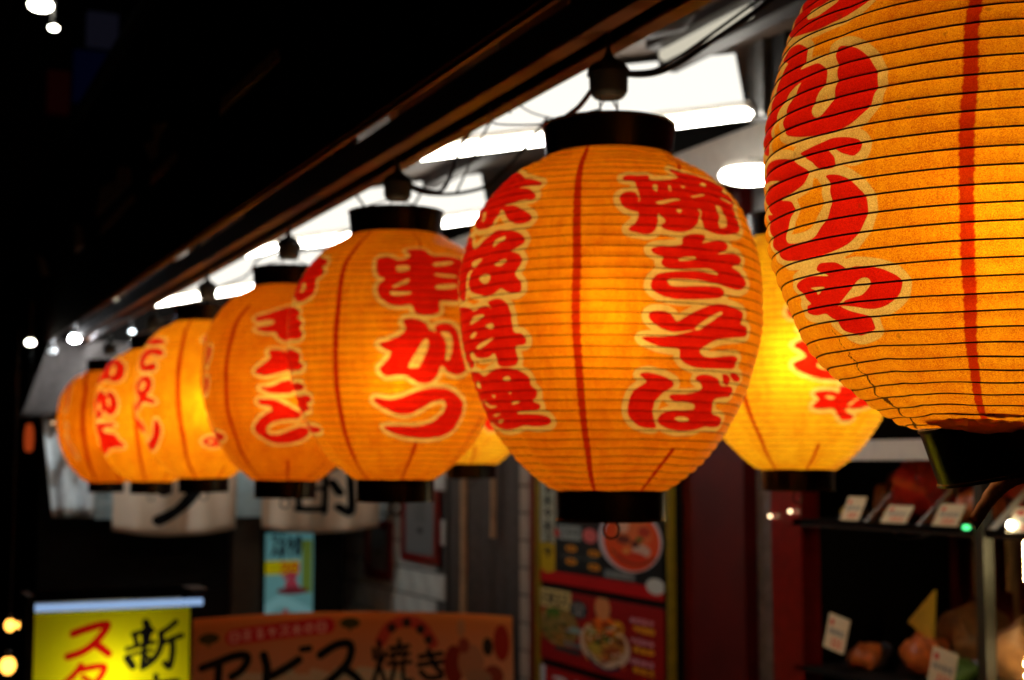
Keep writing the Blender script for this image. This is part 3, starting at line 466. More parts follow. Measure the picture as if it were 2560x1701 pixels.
def paper_mat(name, im, tint=(.88, .37, .012), amp=1.0, grain=1.0, fwd=.10):
    m = bpy.data.materials.new(name); m.use_nodes = True; nt = m.node_tree; N = nt.nodes; Lk = nt.links; N.clear()
    def math_(op, a, b=None, clamp=False):
        n = N.new('ShaderNodeMath'); n.operation = op; n.use_clamp = clamp
        for i, v in enumerate((a, b)):
            if v is None: continue
            if isinstance(v, (int, float)): n.inputs[i].default_value = v
            else: Lk.new(v, n.inputs[i])
        return n.outputs[0]
    def mixc(f, a, b, mode='MIX'):
        n = N.new('ShaderNodeMix'); n.data_type = 'RGBA'; n.blend_type = mode
        if isinstance(f, (int, float)): n.inputs[0].default_value = f
        else: Lk.new(f, n.inputs[0])
        for i, v in ((6, a), (7, b)):
            if isinstance(v, tuple): n.inputs[i].default_value = (*v[:3], 1)
            else: Lk.new(v, n.inputs[i])
        return n.outputs[2]
    t = N.new('ShaderNodeTexImage'); t.image = im; t.interpolation = 'Linear'; t.extension = 'REPEAT'
    sp = N.new('ShaderNodeSeparateColor'); Lk.new(t.outputs[0], sp.inputs[0])
    tc = N.new('ShaderNodeTexCoord')
    def noise(scale, det, dist=0, rough=.6):
        n = N.new('ShaderNodeTexNoise'); n.inputs['Scale'].default_value = scale; n.inputs['Detail'].default_value = det
        n.inputs['Distortion'].default_value = dist; n.inputs['Roughness'].default_value = rough; Lk.new(tc.outputs['Object'], n.inputs['Vector']); return n.outputs['Fac']
    def mask(chn, mm, soft=.3):  # 1 inside
        return math_('MULTIPLY_ADD', math_('SUBTRACT', (mm+4)/16, sp.outputs[chn]), 8/soft, True) if False else math_('ADD', math_('MULTIPLY', math_('SUBTRACT', (mm+4)/16, sp.outputs[chn]), 16/(2*soft)), .5, True)
    red = mask(0, 0, .35); halo = mask(0, 7.3, .4); seam = mask(1, 0, .8); tear = mask(2, 0, .5)
    n1 = noise(430, 3, 3.2); n2 = noise(1200, 2, 0); n3 = noise(22, 4, .6); n4 = noise(330, 4, 5.0)
    g = math_('ADD', math_('MULTIPLY', math_('SUBTRACT', n1, .5), 2.5*grain), math_('MULTIPLY', math_('SUBTRACT', n2, .5), .3*grain))
    g = math_('ADD', g, math_('MULTIPLY', math_('SUBTRACT', n3, .5), .95))
    g = math_('ADD', g, math_('MULTIPLY', math_('SUBTRACT', n4, .5), 2.2*grain))
    mp_ = N.new('ShaderNodeMapping'); mp_.inputs['Scale'].default_value = (1, 1, .10); Lk.new(tc.outputs['Object'], mp_.inputs['Vector'])
    ns = N.new('ShaderNodeTexNoise'); ns.inputs['Scale'].default_value = 95; ns.inputs['Detail'].default_value = 4; ns.inputs['Distortion'].default_value = .6; Lk.new(mp_.outputs[0], ns.inputs['Vector'])
    g = math_('ADD', g, math_('MULTIPLY', math_('SUBTRACT', ns.outputs['Fac'], .5), .75))
    g = math_('ADD', g, .5, True)
    dk = tuple(c*f for c, f in zip(tint, (.74, .50, .6))); br = tuple(c*f for c, f in zip(tint, (1.08, 1.52, 3)))
    paper = mixc(g, dk, br)
    cream = mixc(g, (.62, .36, .07), (.90, .66, .19))
    redc = mixc(g, (.52, .004, .001), (.80, .018, .004))
    c = mixc(seam, paper, mixc(1.0, paper, (.56, .085, .1), 'MULTIPLY'))
    c = mixc(halo, c, cream); c = mixc(red, c, redc)
    c = mixc(math_('MULTIPLY', math_('MULTIPLY', seam, halo), .35), c, mixc(1.0, c, (.70, .28, .2), 'MULTIPLY'))
    spots = math_('MULTIPLY', math_('SUBTRACT', noise(75, 2, 0), .70), 14, True)
    c = mixc(math_('MULTIPLY', spots, .28*grain), c, (.18, .05, .01))
    c = mixc(math_('MULTIPLY', tear, .92), c, (.03, .006, .003))
    if amp != 1: c = mixc(1.0, c, (amp, amp, amp), 'MULTIPLY')
    tr = N.new('ShaderNodeBsdfTranslucent'); Lk.new(c, tr.inputs[0])
    df = N.new('ShaderNodeBsdfDiffuse'); Lk.new(c, df.inputs[0])
    m1 = N.new('ShaderNodeMixShader'); m1.inputs[0].default_value = .62; Lk.new(df.outputs[0], m1.inputs[1]); Lk.new(tr.outputs[0], m1.inputs[2])
    rf = N.new('ShaderNodeBsdfRefraction'); rf.inputs['IOR'].default_value = 1.42; rf.inputs['Roughness'].default_value = .8
    rf.distribution = 'BECKMANN'
    nz = noise(300, 3, 1); rg = math_('ADD', math_('MULTIPLY', nz, .3), .68); Lk.new(rg, rf.inputs['Roughness'])
    Lk.new(mixc(1.0, c, (1, 1.0, .6), 'MULTIPLY'), rf.inputs[0])
    m2 = N.new('ShaderNodeMixShader'); m2.inputs[0].default_value = fwd; Lk.new(m1.outputs[0], m2.inputs[1]); Lk.new(rf.outputs[0], m2.inputs[2])
    gl = N.new('ShaderNodeBsdfGlossy'); gl.inputs['Roughness'].default_value = .38
    fr = N.new('ShaderNodeFresnel'); fr.inputs[0].default_value = 1.4
    m3 = N.new('ShaderNodeMixShader'); Lk.new(math_('MULTIPLY', fr.outputs[0], .3), m3.inputs[0]); Lk.new(m2.outputs[0], m3.inputs[1]); Lk.new(gl.outputs[0], m3.inputs[2])
    bp = N.new('ShaderNodeBump'); bp.inputs['Strength'].default_value = .35; bp.inputs['Distance'].default_value = .0006; Lk.new(n1, bp.inputs['Height'])
    for s in (tr, df, gl): Lk.new(bp.outputs[0], s.inputs['Normal'])
    out = N.new('ShaderNodeOutputMaterial'); Lk.new(m3.outputs[0], out.inputs[0]); return m
M_rib = mat('rib_wire_dark', (.022, .007, .003), .7, noise=.2)
M_ribs = mat('rib_wire_soft', (.05, .014, .003), .7, noise=.2)

ME_F = shade_mesh(PF, 240, 8, 3, .0021)
ME_B = shade_mesh(PB, 176, 7, 5, .0014)
RB_F = rib_mesh(PF, 120, 6, .0008, 3); RB_F.materials.append(M_rib)
RB_B = rib_mesh(PB, 72, 4, .0006, 5); RB_B.materials.append(M_ribs)
ME_B.materials.append(M_white); ME_F.materials.append(M_white)
def ring_mb(r0, r1, z0, z1, th=.003, n=64, M=None):
    h = z1-z0; return MB().lathe([(r0, z0), (r0+.0018, z0), (r0+.0018, z0+.0022), (r0+.0006, z0+.003), (r1+.0006, z1-.003), (r1+.0018, z1-.0022), (r1+.0018, z1), (r1, z1), (r1-th, z1), (r0-th, z0), (r0, z0)], n, M=M)
def ico_bulb(m, par, z):
    b = MB().lathe([(.001, -.036), (.014, -.033), (.026, -.02), (.031, 0), (.027, .018), (.016, .036), (.013, .05)], 18)
    return b.build('bulb', m, par, smooth=True)
PROTO = {}; S_F = curve(PF)[2][-1]*1000; S_B = curve(PB)[2][-1]*1000
def lantern(key, pos, label, bulb, rot=0, tint=(.92, .255, .002), W=1024, amp=1., data=None, zb=.20, grain=.9, tilt=(0, 0), fwd=.06, sz=1):
    t = empty('paper_lantern', pos); tag(t, label, 'lantern', 'orange paper lanterns hung under the awning')
    t.rotation_euler = (R(tilt[0]), R(tilt[1]), 0)
    fg = key == 'fg'; t.scale = (1, 1, sz)
    im = lantern_image('print_'+key, DATA[data or key], W, S_F if fg else S_B, 17 if fg else 0)
    sh = bpy.data.objects.new('paper_shade', ME_F if fg else ME_B); col.objects.link(sh); sh.parent = t
    sh.rotation_euler.z = rot
    sh.material_slots[0].link = 'OBJECT'; sh.material_slots[0].material = paper_mat('lantern_paper_'+key, im, tint, amp, grain, fwd)
    rb = bpy.data.objects.new('rib_wire', RB_F if fg else RB_B); col.objects.link(rb); rb.parent = t
    if 'top' not in PROTO:
        PROTO['top'] = ring_mb(.0785, .082, .424, .466).build('top_ring', M_black, t, smooth=True)
        PROTO['bot'] = ring_mb(.0655, .0655, -.036, .003).build('bottom_ring', M_black, t, smooth=True)
        b = MB()
        for sx in (-1, 1): b.tube([(sx*.078, 0, .462), (sx*.05, 0, .475), (sx*.014, 0, .487), (sx*.006, 0, .50)], .0012, 6)
        b.tube([(-.0775, 0, .45), (.0775, 0, .45)], .0012, 6)
        PROTO['bail'] = b.build('bail_wire', M_steel, t, smooth=True)
        b = MB(); b.tube([(math.cos(a)*.011, 0, math.sin(a)*.011-.047) for a in [math.pi/2+2*math.pi*i/16 for i in range(17)]], .0014, 6)
        b.tube([(-.0655, 0, -.034), (.0655, 0, -.034)], .0012, 6)
        PROTO['loop'] = b.build('tassel_loop', M_black, t, smooth=True)
    else:
        for k in ('top', 'bot', 'bail', 'loop'):
            if fg and k in ('bot', 'loop'): continue
            o = PROTO[k].copy(); col.objects.link(o); o.parent = t
    o = MB().blob((.079, 0, 0), (.0016, .0022, .0022), 1, 8, 5, 0).build('screw', M_steel, t, smooth=True); o.location = (0, 0, .446); o.rotation_euler.z = R(-92)
    b = ico_bulb(bulb, t, zb); b.location.z = zb
    return t

LX = .83
l_mid = lantern('mid', (LX, 1.544, 1.716), 'second nearest orange lantern, in the centre, red characters reading 焼きそば beside 大阪料理', M_bulb, W=2048, zb=.215, sz=.975)
l_k = lantern('k', (LX, 2.325, 1.722), 'orange lantern with large red characters 串かつ, left of the centre lantern', M_bulb, tint=(.91, .262, .002), zb=.18, tilt=(.6, -.5))
l_s = lantern('s', (LX, 3.035, 1.712), 'orange lantern third from the centre one, its right side behind the 串かつ lantern', M_bulb, tint=(.90, .235, .002), tilt=(-.5, .7))
l_r = lantern('r', (LX, 3.861, 1.711), 'bright yellow orange lantern with the thin red characters メン at its left', M_bulb2, tint=(.92, .30, .003), tilt=(.8, -.9))
l_o = lantern('o', (LX, 4.64, 1.691), 'second farthest lantern of the row with curly red characters', M_bulb2, tint=(.91, .30, .003), tilt=(-1, .6))
l_e = lantern('e', (LX, 5.585, 1.679), 'farthest leftmost orange lantern of the row, small and blurred', M_bulb, tint=(.90, .245, .002))
l_b1 = lantern('b1', (1.53, 2.137, 1.738), 'bright yellow lantern of the inner row, between the centre and the nearest lantern', M_bulb2, tint=(.95, .44, .006))
l_b2 = lantern('b2', (1.45, 3.475, 1.748), 'small yellow lantern of the inner row, mostly hidden behind the centre lantern', M_bulb2, data='b1', tint=(.93, .44, .01))
l_fg = lantern('fg', (LX, .878, 1.778), 'nearest and largest orange lantern at the right edge, torn at its bottom', M_bulbf, W=3072, zb=.155, tint=(.92, .30, .003), grain=1.35, fwd=.05)
# askew bottom ring of the nearest lantern
Mt = Matrix.Translation(Vector((.004, 0, -.002))) @ Matrix.Rotation(R(-13), 4, Vector((math.sin(YAW), math.cos(YAW), 0)))
ring_mb(.063, .067, -.032, .016, th=.004, n=96, M=Mt).build('bottom_ring', M_black, l_fg, smooth=True, label='black bottom ring hanging askew')

# crumpled tape at the torn edge and a dangling strip of brown paper
def strip(name, pts, wd, m, par, tw=0, seed=1, crump=.0015):
    rng = random.Random(seed); P = crom(pts, 5); vs = []; fs = []; n = 5
    for i, p in enumerate(P):
        a = P[min(i+1, len(P)-1)]-P[max(i-1, 0)]; a = Vector(a).normalized()
        view = Vector((math.sin(YAW), math.cos(YAW), .1)); s = a.cross(view).normalized(); q = s.cross(a)
        f = i/(len(P)-1); ww = wd(f) if callable(wd) else wd
        for k in range(n):
            u = k/(n-1)-.5; c = (u*u)*ww*.8
            vs.append(Vector(p)+(s*math.cos(tw*f)+q*math.sin(tw*f))*u*ww+q*(c+rng.uniform(-crump, crump))+s*rng.uniform(-crump, crump)*.6)
    for i in range(len(P)-1):
        for k in range(n-1): a = i*n+k; fs.append((a, a+1, a+n+1, a+n))
    o = MB().add(vs, fs).build(name, m, par, smooth=True); s = o.modifiers.new('solid', 'SOLIDIFY'); s.thickness = .0004; return o
M_strip = bpy.data.materials.new('dry_paper_strip'); M_strip.use_nodes = True
b = M_strip.node_tree.nodes['Principled BSDF']; b.inputs['Roughness'].default_value = .6
nz = M_strip.node_tree.nodes.new('ShaderNodeTexNoise'); nz.inputs['Scale'].default_value = 160; nz.inputs['Detail'].default_value = 6
cr = M_strip.node_tree.nodes.new('ShaderNodeValToRGB'); cr.color_ramp.elements[0].color = (.16, .045, .012, 1); cr.color_ramp.elements[1].color = (.62, .22, .07, 1)
cr.color_ramp.elements[0].position = .35; cr.color_ramp.elements[1].position = .65
M_strip.node_tree.links.new(nz.outputs[0], cr.inputs[0]); M_strip.node_tree.links.new(cr.outputs[0], b.inputs['Base Color'])
M_tape = bpy.data.materials.new('clear_tape'); M_tape.use_nodes = True
nt_ = M_tape.node_tree; b = nt_.nodes['Principled BSDF']; b.inputs['Base Color'].default_value = (.9, .6, .25, 1); b.inputs['Roughness'].default_value = .22
tl = nt_.nodes.new('ShaderNodeBsdfTranslucent'); tl.inputs[0].default_value = (.9, .5, .15, 1); mx = nt_.nodes.new('ShaderNodeMixShader'); mx.inputs[0].default_value = .5
nt_.links.new(b.outputs[0], mx.inputs[1]); nt_.links.new(tl.outputs[0], mx.inputs[2]); nt_.links.new(mx.outputs[0], nt_.nodes['Material Output'].inputs[0])
# image (x right, z up) frame on the lantern: local right and towards-camera axes
RX = Vector((math.cos(YAW), -math.sin(YAW), 0)); FX = Vector((-math.sin(YAW), -math.cos(YAW), 0))
def loc_pt(a, b, c): return RX*a+FX*b+Vector((0, 0, c))
strip('clear_tape', [loc_pt(-.070, .034, .012), loc_pt(-.056, .056, .006), loc_pt(-.036, .071, .003), loc_pt(-.012, .079, .004), loc_pt(.012, .082, .001), loc_pt(.04, .079, .002)], lambda f: .017*(1-.25*f), M_tape, l_fg, .5, 4, .0024)
strip('clear_tape', [loc_pt(-.060, .056, .016), loc_pt(-.042, .074, .012), loc_pt(-.024, .083, .010), loc_pt(-.004, .088, .010)], lambda f: .006+.003*f, M_tape, l_fg, .8, 9, .002)
strip('dangling_paper_strip', [(.075, -.012, -.024), (.04, -.010, -.026), (.011, -.012, -.032), (-.006, -.014, -.037), (-.018, -.014, -.044), (-.031, -.014, -.056), (-.047, -.014, -.074)], lambda f: .027*(1-.5*f), M_strip, l_fg, .5, 2, .0008)

# ---------------------------------------------------------------- sockets and cables
def socket(pos, label, s=1.0):
    t = empty('lamp_socket', pos); tag(t, label, 'lamp socket', 'weatherproof sockets on the rail'); t.scale = (s, s, s)
    if 'cap' not in PROTO:
        PROTO['cap'] = MB().lathe([(.001, .062), (.003, .061), (.005, .054), (.010, .047), (.020, .041), (.0262, .034), (.0275, .027)], 24).build('cap', M_rubber, t, smooth=True)
        PROTO['collar'] = MB().lathe([(.0265, .0275), (.0245, .024), (.0240, .006), (.021, .001), (.018, -.002), (.001, -.002)], 24).build('collar', M_rubber, t, smooth=True)
        b = MB().tube([(.0, 0, .058), (.006, 0, .068), (.003, 0, .078), (-.004, 0, .072), (-.002, 0, .06)], .0012, 6)
        PROTO['hook'] = b.build('hook', M_steel, t, smooth=True)
        b = MB()
        for sx in (-.011, .011): b.tube([(sx, 0, 0), (sx*1.15, 0, -.012), (sx*.9, 0, -.024)], .0011, 6)
        PROTO['wires'] = b.build('wires', M_steel, t, smooth=True)
    else:
        for k in ('cap', 'collar', 'hook', 'wires'):
            o = PROTO[k].copy(); col.objects.link(o); o.parent = t
    return t
names = ['socket above the nearest lantern, out of focus beyond the frame', 'large black socket hanging over the centre 焼きそば lantern', 'black socket over the 串かつ lantern', 'black pointed socket over the lantern left of 串かつ', 'small black socket over the メン lantern', 'tiny socket over the second farthest lantern', 'tiny socket over the farthest lantern']
PS = [(LX, .878, 2.272), (LX, 1.544, 2.209), (LX, 2.325, 2.212), (LX, 3.035, 2.202), (LX, 3.861, 2.201), (LX, 4.64, 2.181), (LX, 5.585, 2.169)]
for i, (p, nme) in enumerate(zip(PS, names)):
    if i == 0: continue
    socket(p, nme)
socket((1.53, 2.137, 2.228), 'black socket over the bright inner row lantern'); socket((1.45, 3.475, 2.238), 'black socket over the hidden inner row lantern')
def cable(pts, r, label, m=None, k=8):
    o = MB().tube(crom(pts, k), r, 8).build('cable', m or M_rubber, smooth=True); return tag(o, label, 'cable', 'cables strung along the rail')
cable([(LX-.01, 1.53, 2.238), (.855, 1.53, 2.236), (.895, 1.54, 2.245), (.93, 1.54, 2.262), (.98, 1.54, 2.297), (1.034, 1.54, 2.336), (1.075, 1.54, 2.368), (1.14, 1.53, 2.43), (1.2, 1.5, 2.52)], .0035, 'thick black cable curving up to the right from the nearest socket')
cable([(LX+.01, 1.56, 2.246), (.90, 1.56, 2.254), (.94, 1.56, 2.276), (.99, 1.56, 2.312), (1.04, 1.56, 2.35), (1.085, 1.56, 2.385), (1.2, 1.52, 2.50)], .0022, 'thinner cable just above the thick one at the nearest socket')
cable([(LX+.01, 2.31, 2.238), (.896, 2.3, 2.226), (.921, 2.3, 2.261), (.937, 2.3, 2.309), (.958, 2.3, 2.343), (.97, 2.3, 2.39)], .0036, 'cable rising steeply to the right from the 串かつ socket')
cable([(LX+.01, 2.32, 2.238), (.87, 2.3, 2.222), (.93, 2.3, 2.226), (.988, 2.3, 2.243), (1.013, 2.3, 2.265), (1.043, 2.3, 2.295), (1.11, 2.3, 2.38)], .0032, 'cable looping low to the right of the 串かつ socket')
cable([(LX-.012, 1.55, 2.228), (.80, 1.56, 2.20), (.787, 1.56, 2.188), (.774, 1.56, 2.178)], .0034, 'short brown twisted wire tied to the top ring of the centre lantern', M_steelbrown)
cable([(.774, 1.56, 2.176), (.755, 1.6, 2.178), (.745, 1.7, 2.20), (.78, 1.8, 2.235), (.83, 1.92, 2.283)], .0011, 'very thin wire from the centre top ring up to the rail', M_steel)
cable([(.93, 2.3, 2.226), (.945, 2.25, 2.29), (.95, 2.2, 2.33), (.94, 2.1, 2.345), (.90, 2.0, 2.30)], .0020, 'thin wire crossing the thick cables right of the 串かつ socket')
cable([(LX+.02, 3.03, 2.225), (.90, 3.0, 2.222), (.98, 2.95, 2.24), (1.06, 2.9, 2.30), (1.10, 2.88, 2.38)], .0028, 'cable from the pointed socket up to the ceiling light')
cable([(.978, 1.9, 2.283), (.937, 1.9, 2.271), (.894, 1.9, 2.275), (.865, 1.9, 2.286), (.84, 1.9, 2.284)], .0012, 'thin loose wire against the bright light left of the centre socket', M_steel)
cable([(LX, 3.035, 2.225), (LX+.06, 2.95, 2.236), (LX+.1, 2.8, 2.26), (.875, 2.7, 2.29)], .0026, 'cable at the pointed socket left of 串かつ')
cable([(LX, 3.86, 2.222), (LX+.04, 3.6, 2.232), (LX, 3.3, 2.236), (LX, 3.05, 2.228)], .0026, 'thin cable linking the two middle far sockets')
cable([(.85, 5.6, 2.20), (.845, 5.2, 2.188), (.84, 4.64, 2.21), (.85, 4.2, 2.20), (.84, 3.88, 2.225)], .0028, 'thin cable sagging between the farthest sockets')
for i, p in enumerate(PS[1:]):
    o = MB().tube([(p[0], p[1], p[2]+.06), (p[0]-.002, p[1], 2.30), (p[0], p[1], 2.329)], .0022, 6).build('hanging_wire', M_steeldark)
    tag(o, 'short wire holding ' + ['the centre socket', 'the 串かつ socket', 'the socket left of 串かつ', 'the メン lantern socket', 'the second farthest socket', 'the farthest socket'][i]+' to the rail', 'wire', 'wires holding the sockets')

# ================================================================ SHOP FRONT (plane x = 2.3)
FXW = 2.30
t = empty('shop_building', (2.4, 5, 0)); tag(t, 'dark shop front behind the lanterns', 'building')
rel(MB().box(2.42, 2.9, 3.28, 7.6, 0, 2.95), 'wall', M_darkwall, t)
rel(MB().box(2.95, 3.1, -.5, 3.28, 0, 3.1), 'back_wall', M_red, t)
rel(MB().box(2.36, 2.42, 3.36, 3.50, 0, 2.6), 'door_frame', M_steel, t)
M_redd = mat('dark_red_enamel', (.075, .002, .0015), .5, noise=.35, nscale=5, spec=.25)
rel(MB().box(2.33, 2.42, 3.52, 3.86, 0, 2.6), 'red_pillar', M_redd, t, label='dark red enamel pillar')
rel(MB().box(2.30, 2.36, 3.20, 3.34, 0, 2.2), 'red_post', M_red, t, label='red painted post beside the display case')
# menu board
t = empty('menu_board', (2.3, 4.37, .9)); tag(t, 'tall menu board with food photographs and a dull yellow frame', 'menu board')
rel(MB().box(2.31, 2.40, 3.88, 4.86, .75, 2.05), 'backing', M_dark, t)
for (ya, yb) in ((3.878, 3.896), (4.84, 4.862)): rel(MB().box(2.29, 2.312, ya, yb, .75, 2.05), 'frame_strip', M_yel, t)
rel(MB().box(2.285, 2.315, 4.872, 4.90, .75, 2.05), 'red_strip', M_red, t)
rng = random.Random(5)
# upper sheet: x 0..900 left to right, y 0..900
p = Paint(0, 0, 900, 900, .9, (14, 12, 12)); p.rect(0, 800, 900, 900, (190, 10, 10)); p.rect(0, 0, 125, 800, (170, 180, 160)); p.rect(0, 560, 125, 800, (200, 170, 10))
scribble(p, rng, 25, 30, 100, 700, 6, 16, (25, 30, 30), True); p.ell(65, 760, 60, 60, (200, 170, 10))
p.rect(150, 400, 330, 520, (150, 170, 170)); p.rect(150, 540, 480, 760, (25, 32, 32)); p.ell(400, 470, 55, 60, (220, 110, 110)); p.ell(110+30, 470, 25, 35, (190, 30, 20))
for (x, yv) in ((255, 590), (430, 610), (255, 700), (430, 720)): p.ell(x, yv, 45, 26, (235, 160, 20)); glyph(p, '8', x-25, yv-14, 22, 28, 6, (120, 20, 0)); glyph(p, '0', x, yv-14, 22, 28, 6, (120, 20, 0))
scribble(p, rng, 160, 415, 320, 505, 3, 9, (40, 60, 60)); scribble(p, rng, 160, 645, 460, 675, 7, 5, (90, 100, 100))
p.ell(680, 470, 215, 250, (225, 215, 225)); p.ell(690, 480, 190, 230, (240, 85, 15)); p.ell(710, 420, 120, 120, (235, 120, 60)); p.ell(640, 470, 50, 35, (120, 50, 30)); p.ell(760, 550, 60, 50, (225, 190, 170)); p.ell(640, 350, 40, 70, (240, 190, 160)); p.ell(700, 620, 110, 60, (225, 60, 5)); p.ell(780, 400, 40, 40, (200, 60, 30))
p.rect(500, 720, 720, 790, (80, 95, 100)); scribble(p, rng, 510, 728, 710, 780, 6, 7, (150, 165, 165)); p.ell(850, 800, 60, 60, (220, 230, 225)); p.rect(820, 0, 900, 260, (210, 205, 225))
for i in range(5): scribble(p, rng, 160+i*60, 20, 200+i*60, 360, 6, 6, ((225, 215, 190), (230, 170, 30), (200, 40, 30))[i % 3], True)
p.stroke([(560, 560), (650, 640), (760, 650), (850, 590)], 18, (160, 60, 20)); p.stroke([(580, 330), (640, 300), (720, 290)], 14, (250, 200, 150)); p.ell(720, 500, 30, 26, (90, 30, 20)); p.ell(660, 560, 26, 20, (250, 170, 80)); p.ell(750, 460, 24, 18, (60, 110, 30))
p.a *= 1.0
m_p1 = print_mat('poster_print', p)
p = Paint(0, 0, 900, 700, .9, (150, 12, 10)); p.rect(0, 0, 250, 180, (225, 205, 130)); scribble(p, rng, 20, 30, 230, 150, 3, 16, (40, 40, 40)); p.ell(150, 350, 160, 190, (140, 120, 60)); p.ell(110, 230, 60, 50, (60, 120, 30)); p.ell(160, 480, 90, 60, (150, 110, 40))
p.ell(310, 150, 70, 90, (40, 50, 55)); scribble(p, rng, 270, 90, 350, 220, 2, 10, (150, 160, 160), True); p.rect(210, 330, 330, 380, (130, 175, 175)); p.rect(200, 480, 340, 520, (90, 120, 125)); p.rect(120, 540, 330, 590, (40, 60, 62))
p.ell(500, 430, 180, 210, (215, 195, 165)); p.ell(500, 400, 150, 170, (190, 130, 50)); p.ell(510, 250, 90, 90, (245, 120, 20)); p.ell(490, 90, 55, 110, (225, 150, 90)); p.ell(600, 250, 40, 70, (230, 170, 30)); p.ell(490, 360, 60, 50, (50, 100, 20)); p.ell(420, 330, 50, 40, (120, 140, 40)); p.ell(510, 230, 25, 25, (190, 60, 10)); p.ell(440, 480, 60, 50, (190, 170, 60)); p.ell(570, 470, 50, 50, (170, 90, 40))
for i, yv in enumerate((120, 300, 480)):
    scribble(p, rng, 680, yv, 840, yv+45, 4, 8, (225, 170, 190)); scribble(p, rng, 700, yv+70, 840, yv+120, 3, 14, (235, 170, 20))
for i in range(60): p.ell(rng.uniform(380, 640), rng.uniform(240, 600), rng.uniform(8, 28), rng.uniform(6, 20), rng.choice([(200, 90, 20), (230, 180, 80), (60, 100, 25), (150, 60, 20), (235, 215, 180), (90, 40, 15)]))
for i in range(40): p.ell(rng.uniform(20, 240), rng.uniform(210, 520), rng.uniform(8, 26), rng.uniform(6, 18), rng.choice([(190, 120, 40), (90, 110, 30), (60, 80, 25), (180, 160, 110), (60, 30, 15)]))
p.stroke([(390, 560), (430, 620), (520, 650), (600, 610)], 26, (60, 60, 90)); p.a *= 1.0
m_p2 = print_mat('poster_print_lower', p)
p = Paint(0, 0, 900, 500, .6, (165, 14, 12)); p.rect(0, 0, 40, 500, (200, 210, 215)); scribble(p, rng, 90, 60, 500, 200, 3, 26, (215, 215, 215)); p.ell(680, 260, 170, 150, (220, 150, 60)); p.ell(700, 240, 90, 70, (120, 140, 40))
m_p3 = print_mat('poster_print_bottom', p)
def fsheet(name, m, ya, yb, z1, z0, par, x=2.296):
    o = sheet(name, m, (x, yb, z1), (0, ya-yb, 0), (0, 0, z0-z1), par, thick=.003); o.matrix_parent_inverse = Matrix.Translation(par.location).inverted(); return o
fsheet('menu_sheet', m_p3, 3.925, 4.825, 2.03, 1.72, t)['label'] = 'uppermost red menu sheet'
fsheet('menu_sheet', m_p1, 3.925, 4.825, 1.70, 1.32, t)['label'] = 'menu sheet with an orange bowl of food'
fsheet('menu_sheet', m_p2, 3.925, 4.825, 1.295, 1.04, t)['label'] = 'red menu sheet with a dish in its centre'
fsheet('menu_sheet', m_p3, 3.925, 4.825, 1.015, .78, t)['label'] = 'lowest red menu sheet'
# tiled pier and tiled wall
t = empty('tiled_pier', (2.3, 4.98, 0)); tag(t, 'narrow beige tiled pier left of the menu board', 'pier')
rel(MB().box(2.33, 2.42, 4.905, 5.07, 0, 2.6), 'pier_core', M_grout, t)
first = None
for i in range(14):
    z = .62+i*.105
    if first is None:
        first = MB().box(0, .012, 0, .152, 0, .097).build('tile', M_tile, t, bevel=.003); o = first
    else: o = first.copy(); col.objects.link(o)
    o.parent = t; o.matrix_parent_inverse = Matrix.Identity(4); o.location = (2.318-2.3, 4.910-4.98, z)
t = empty('tiled_wall', (2.35, 6.6, 0)); tag(t, 'dim grey tiled wall with two red framed notices', 'wall')
rel(MB().box(2.36, 2.418, 5.93, 7.5, 0, 2.6), 'wall_core', M_grout, t)
first = None
for j in range(9):
    for i in range(8):
        if first is None: first = MB().box(0, .012, 0, .188, 0, .113).build('tile', M_gtile, t, bevel=.003); o = first
        else: o = first.copy(); col.objects.link(o)
        o.parent = t; o.matrix_parent_inverse = Matrix.Identity(4); o.location = (-.002+random.uniform(-.001, .001), -.66+i*.197+(.098 if j % 2 else 0), .90+j*.122)
def notice(ya, yb, z0, z1, label):
    t = empty('framed_notice', (2.33, (ya+yb)/2, z0)); tag(t, label, 'notice', 'red framed notices on the tiled wall')
    fr = MB(); rel(MB().box(2.328, 2.344, ya, yb, z0, z0+.035), 'frame_bar', M_red, t); rel(MB().box(2.328, 2.344, ya, yb, z1-.035, z1), 'frame_bar', M_red, t)
    rel(MB().box(2.328, 2.344, ya, ya+.045, z0+.0355, z1-.0355), 'frame_bar', M_red, t); rel(MB().box(2.328, 2.344, yb-.045, yb, z0+.0355, z1-.0355), 'frame_bar', M_red, t)
    p = Paint(0, 0, 200, 400, 1, (110, 112, 112)); p.ell(100, 230, 22, 22, (50, 50, 52)); scribble(p, rng, 60, 40, 140, 180, 3, 8, (80, 84, 84), True)
    o = sheet('paper', print_mat('notice_print', p), (2.338, yb-.04, z1-.03), (0, ya-yb+.08, 0), (0, 0, z0-z1+.06), t); o.matrix_parent_inverse = Matrix.Translation(t.location).inverted()
notice(6.60, 6.98, 1.19, 1.47, 'lower left narrow notice in a dull red frame on the grey tiles')
notice(5.97, 6.45, 1.30, 1.63, 'upper right wider notice in a dull red frame on the grey tiles')
# curtained window
t = empty('curtained_window', (2.4, 5.5, .9)); tag(t, 'dark window with grey brown curtains between tiled wall and pier', 'window')
M_curt = mat('curtain_cloth', (.07, .058, .05), .9, noise=.2)
vs = []; nn = 70
o = sheet('curtain', M_curt, (2.37, 5.92, 2.3), (0, -.84, 0), (0, 0, -1.7), t, 90, 2, lambda u, v: .022*math.sin(u*34+1.3*math.sin(u*9)+v*.5)*(.5+.5*math.sin(u*5.1))); o.matrix_parent_inverse = Matrix.Translation(t.location).inverted()
rel(MB().box(2.33, 2.345, 5.66, 5.70, .6, 2.4), 'mullion', M_wood, t, label='pale wooden window post')
rel(MB().box(2.33, 2.345, 5.35, 5.375, 1.45, 2.4), 'mullion', M_wood, t)

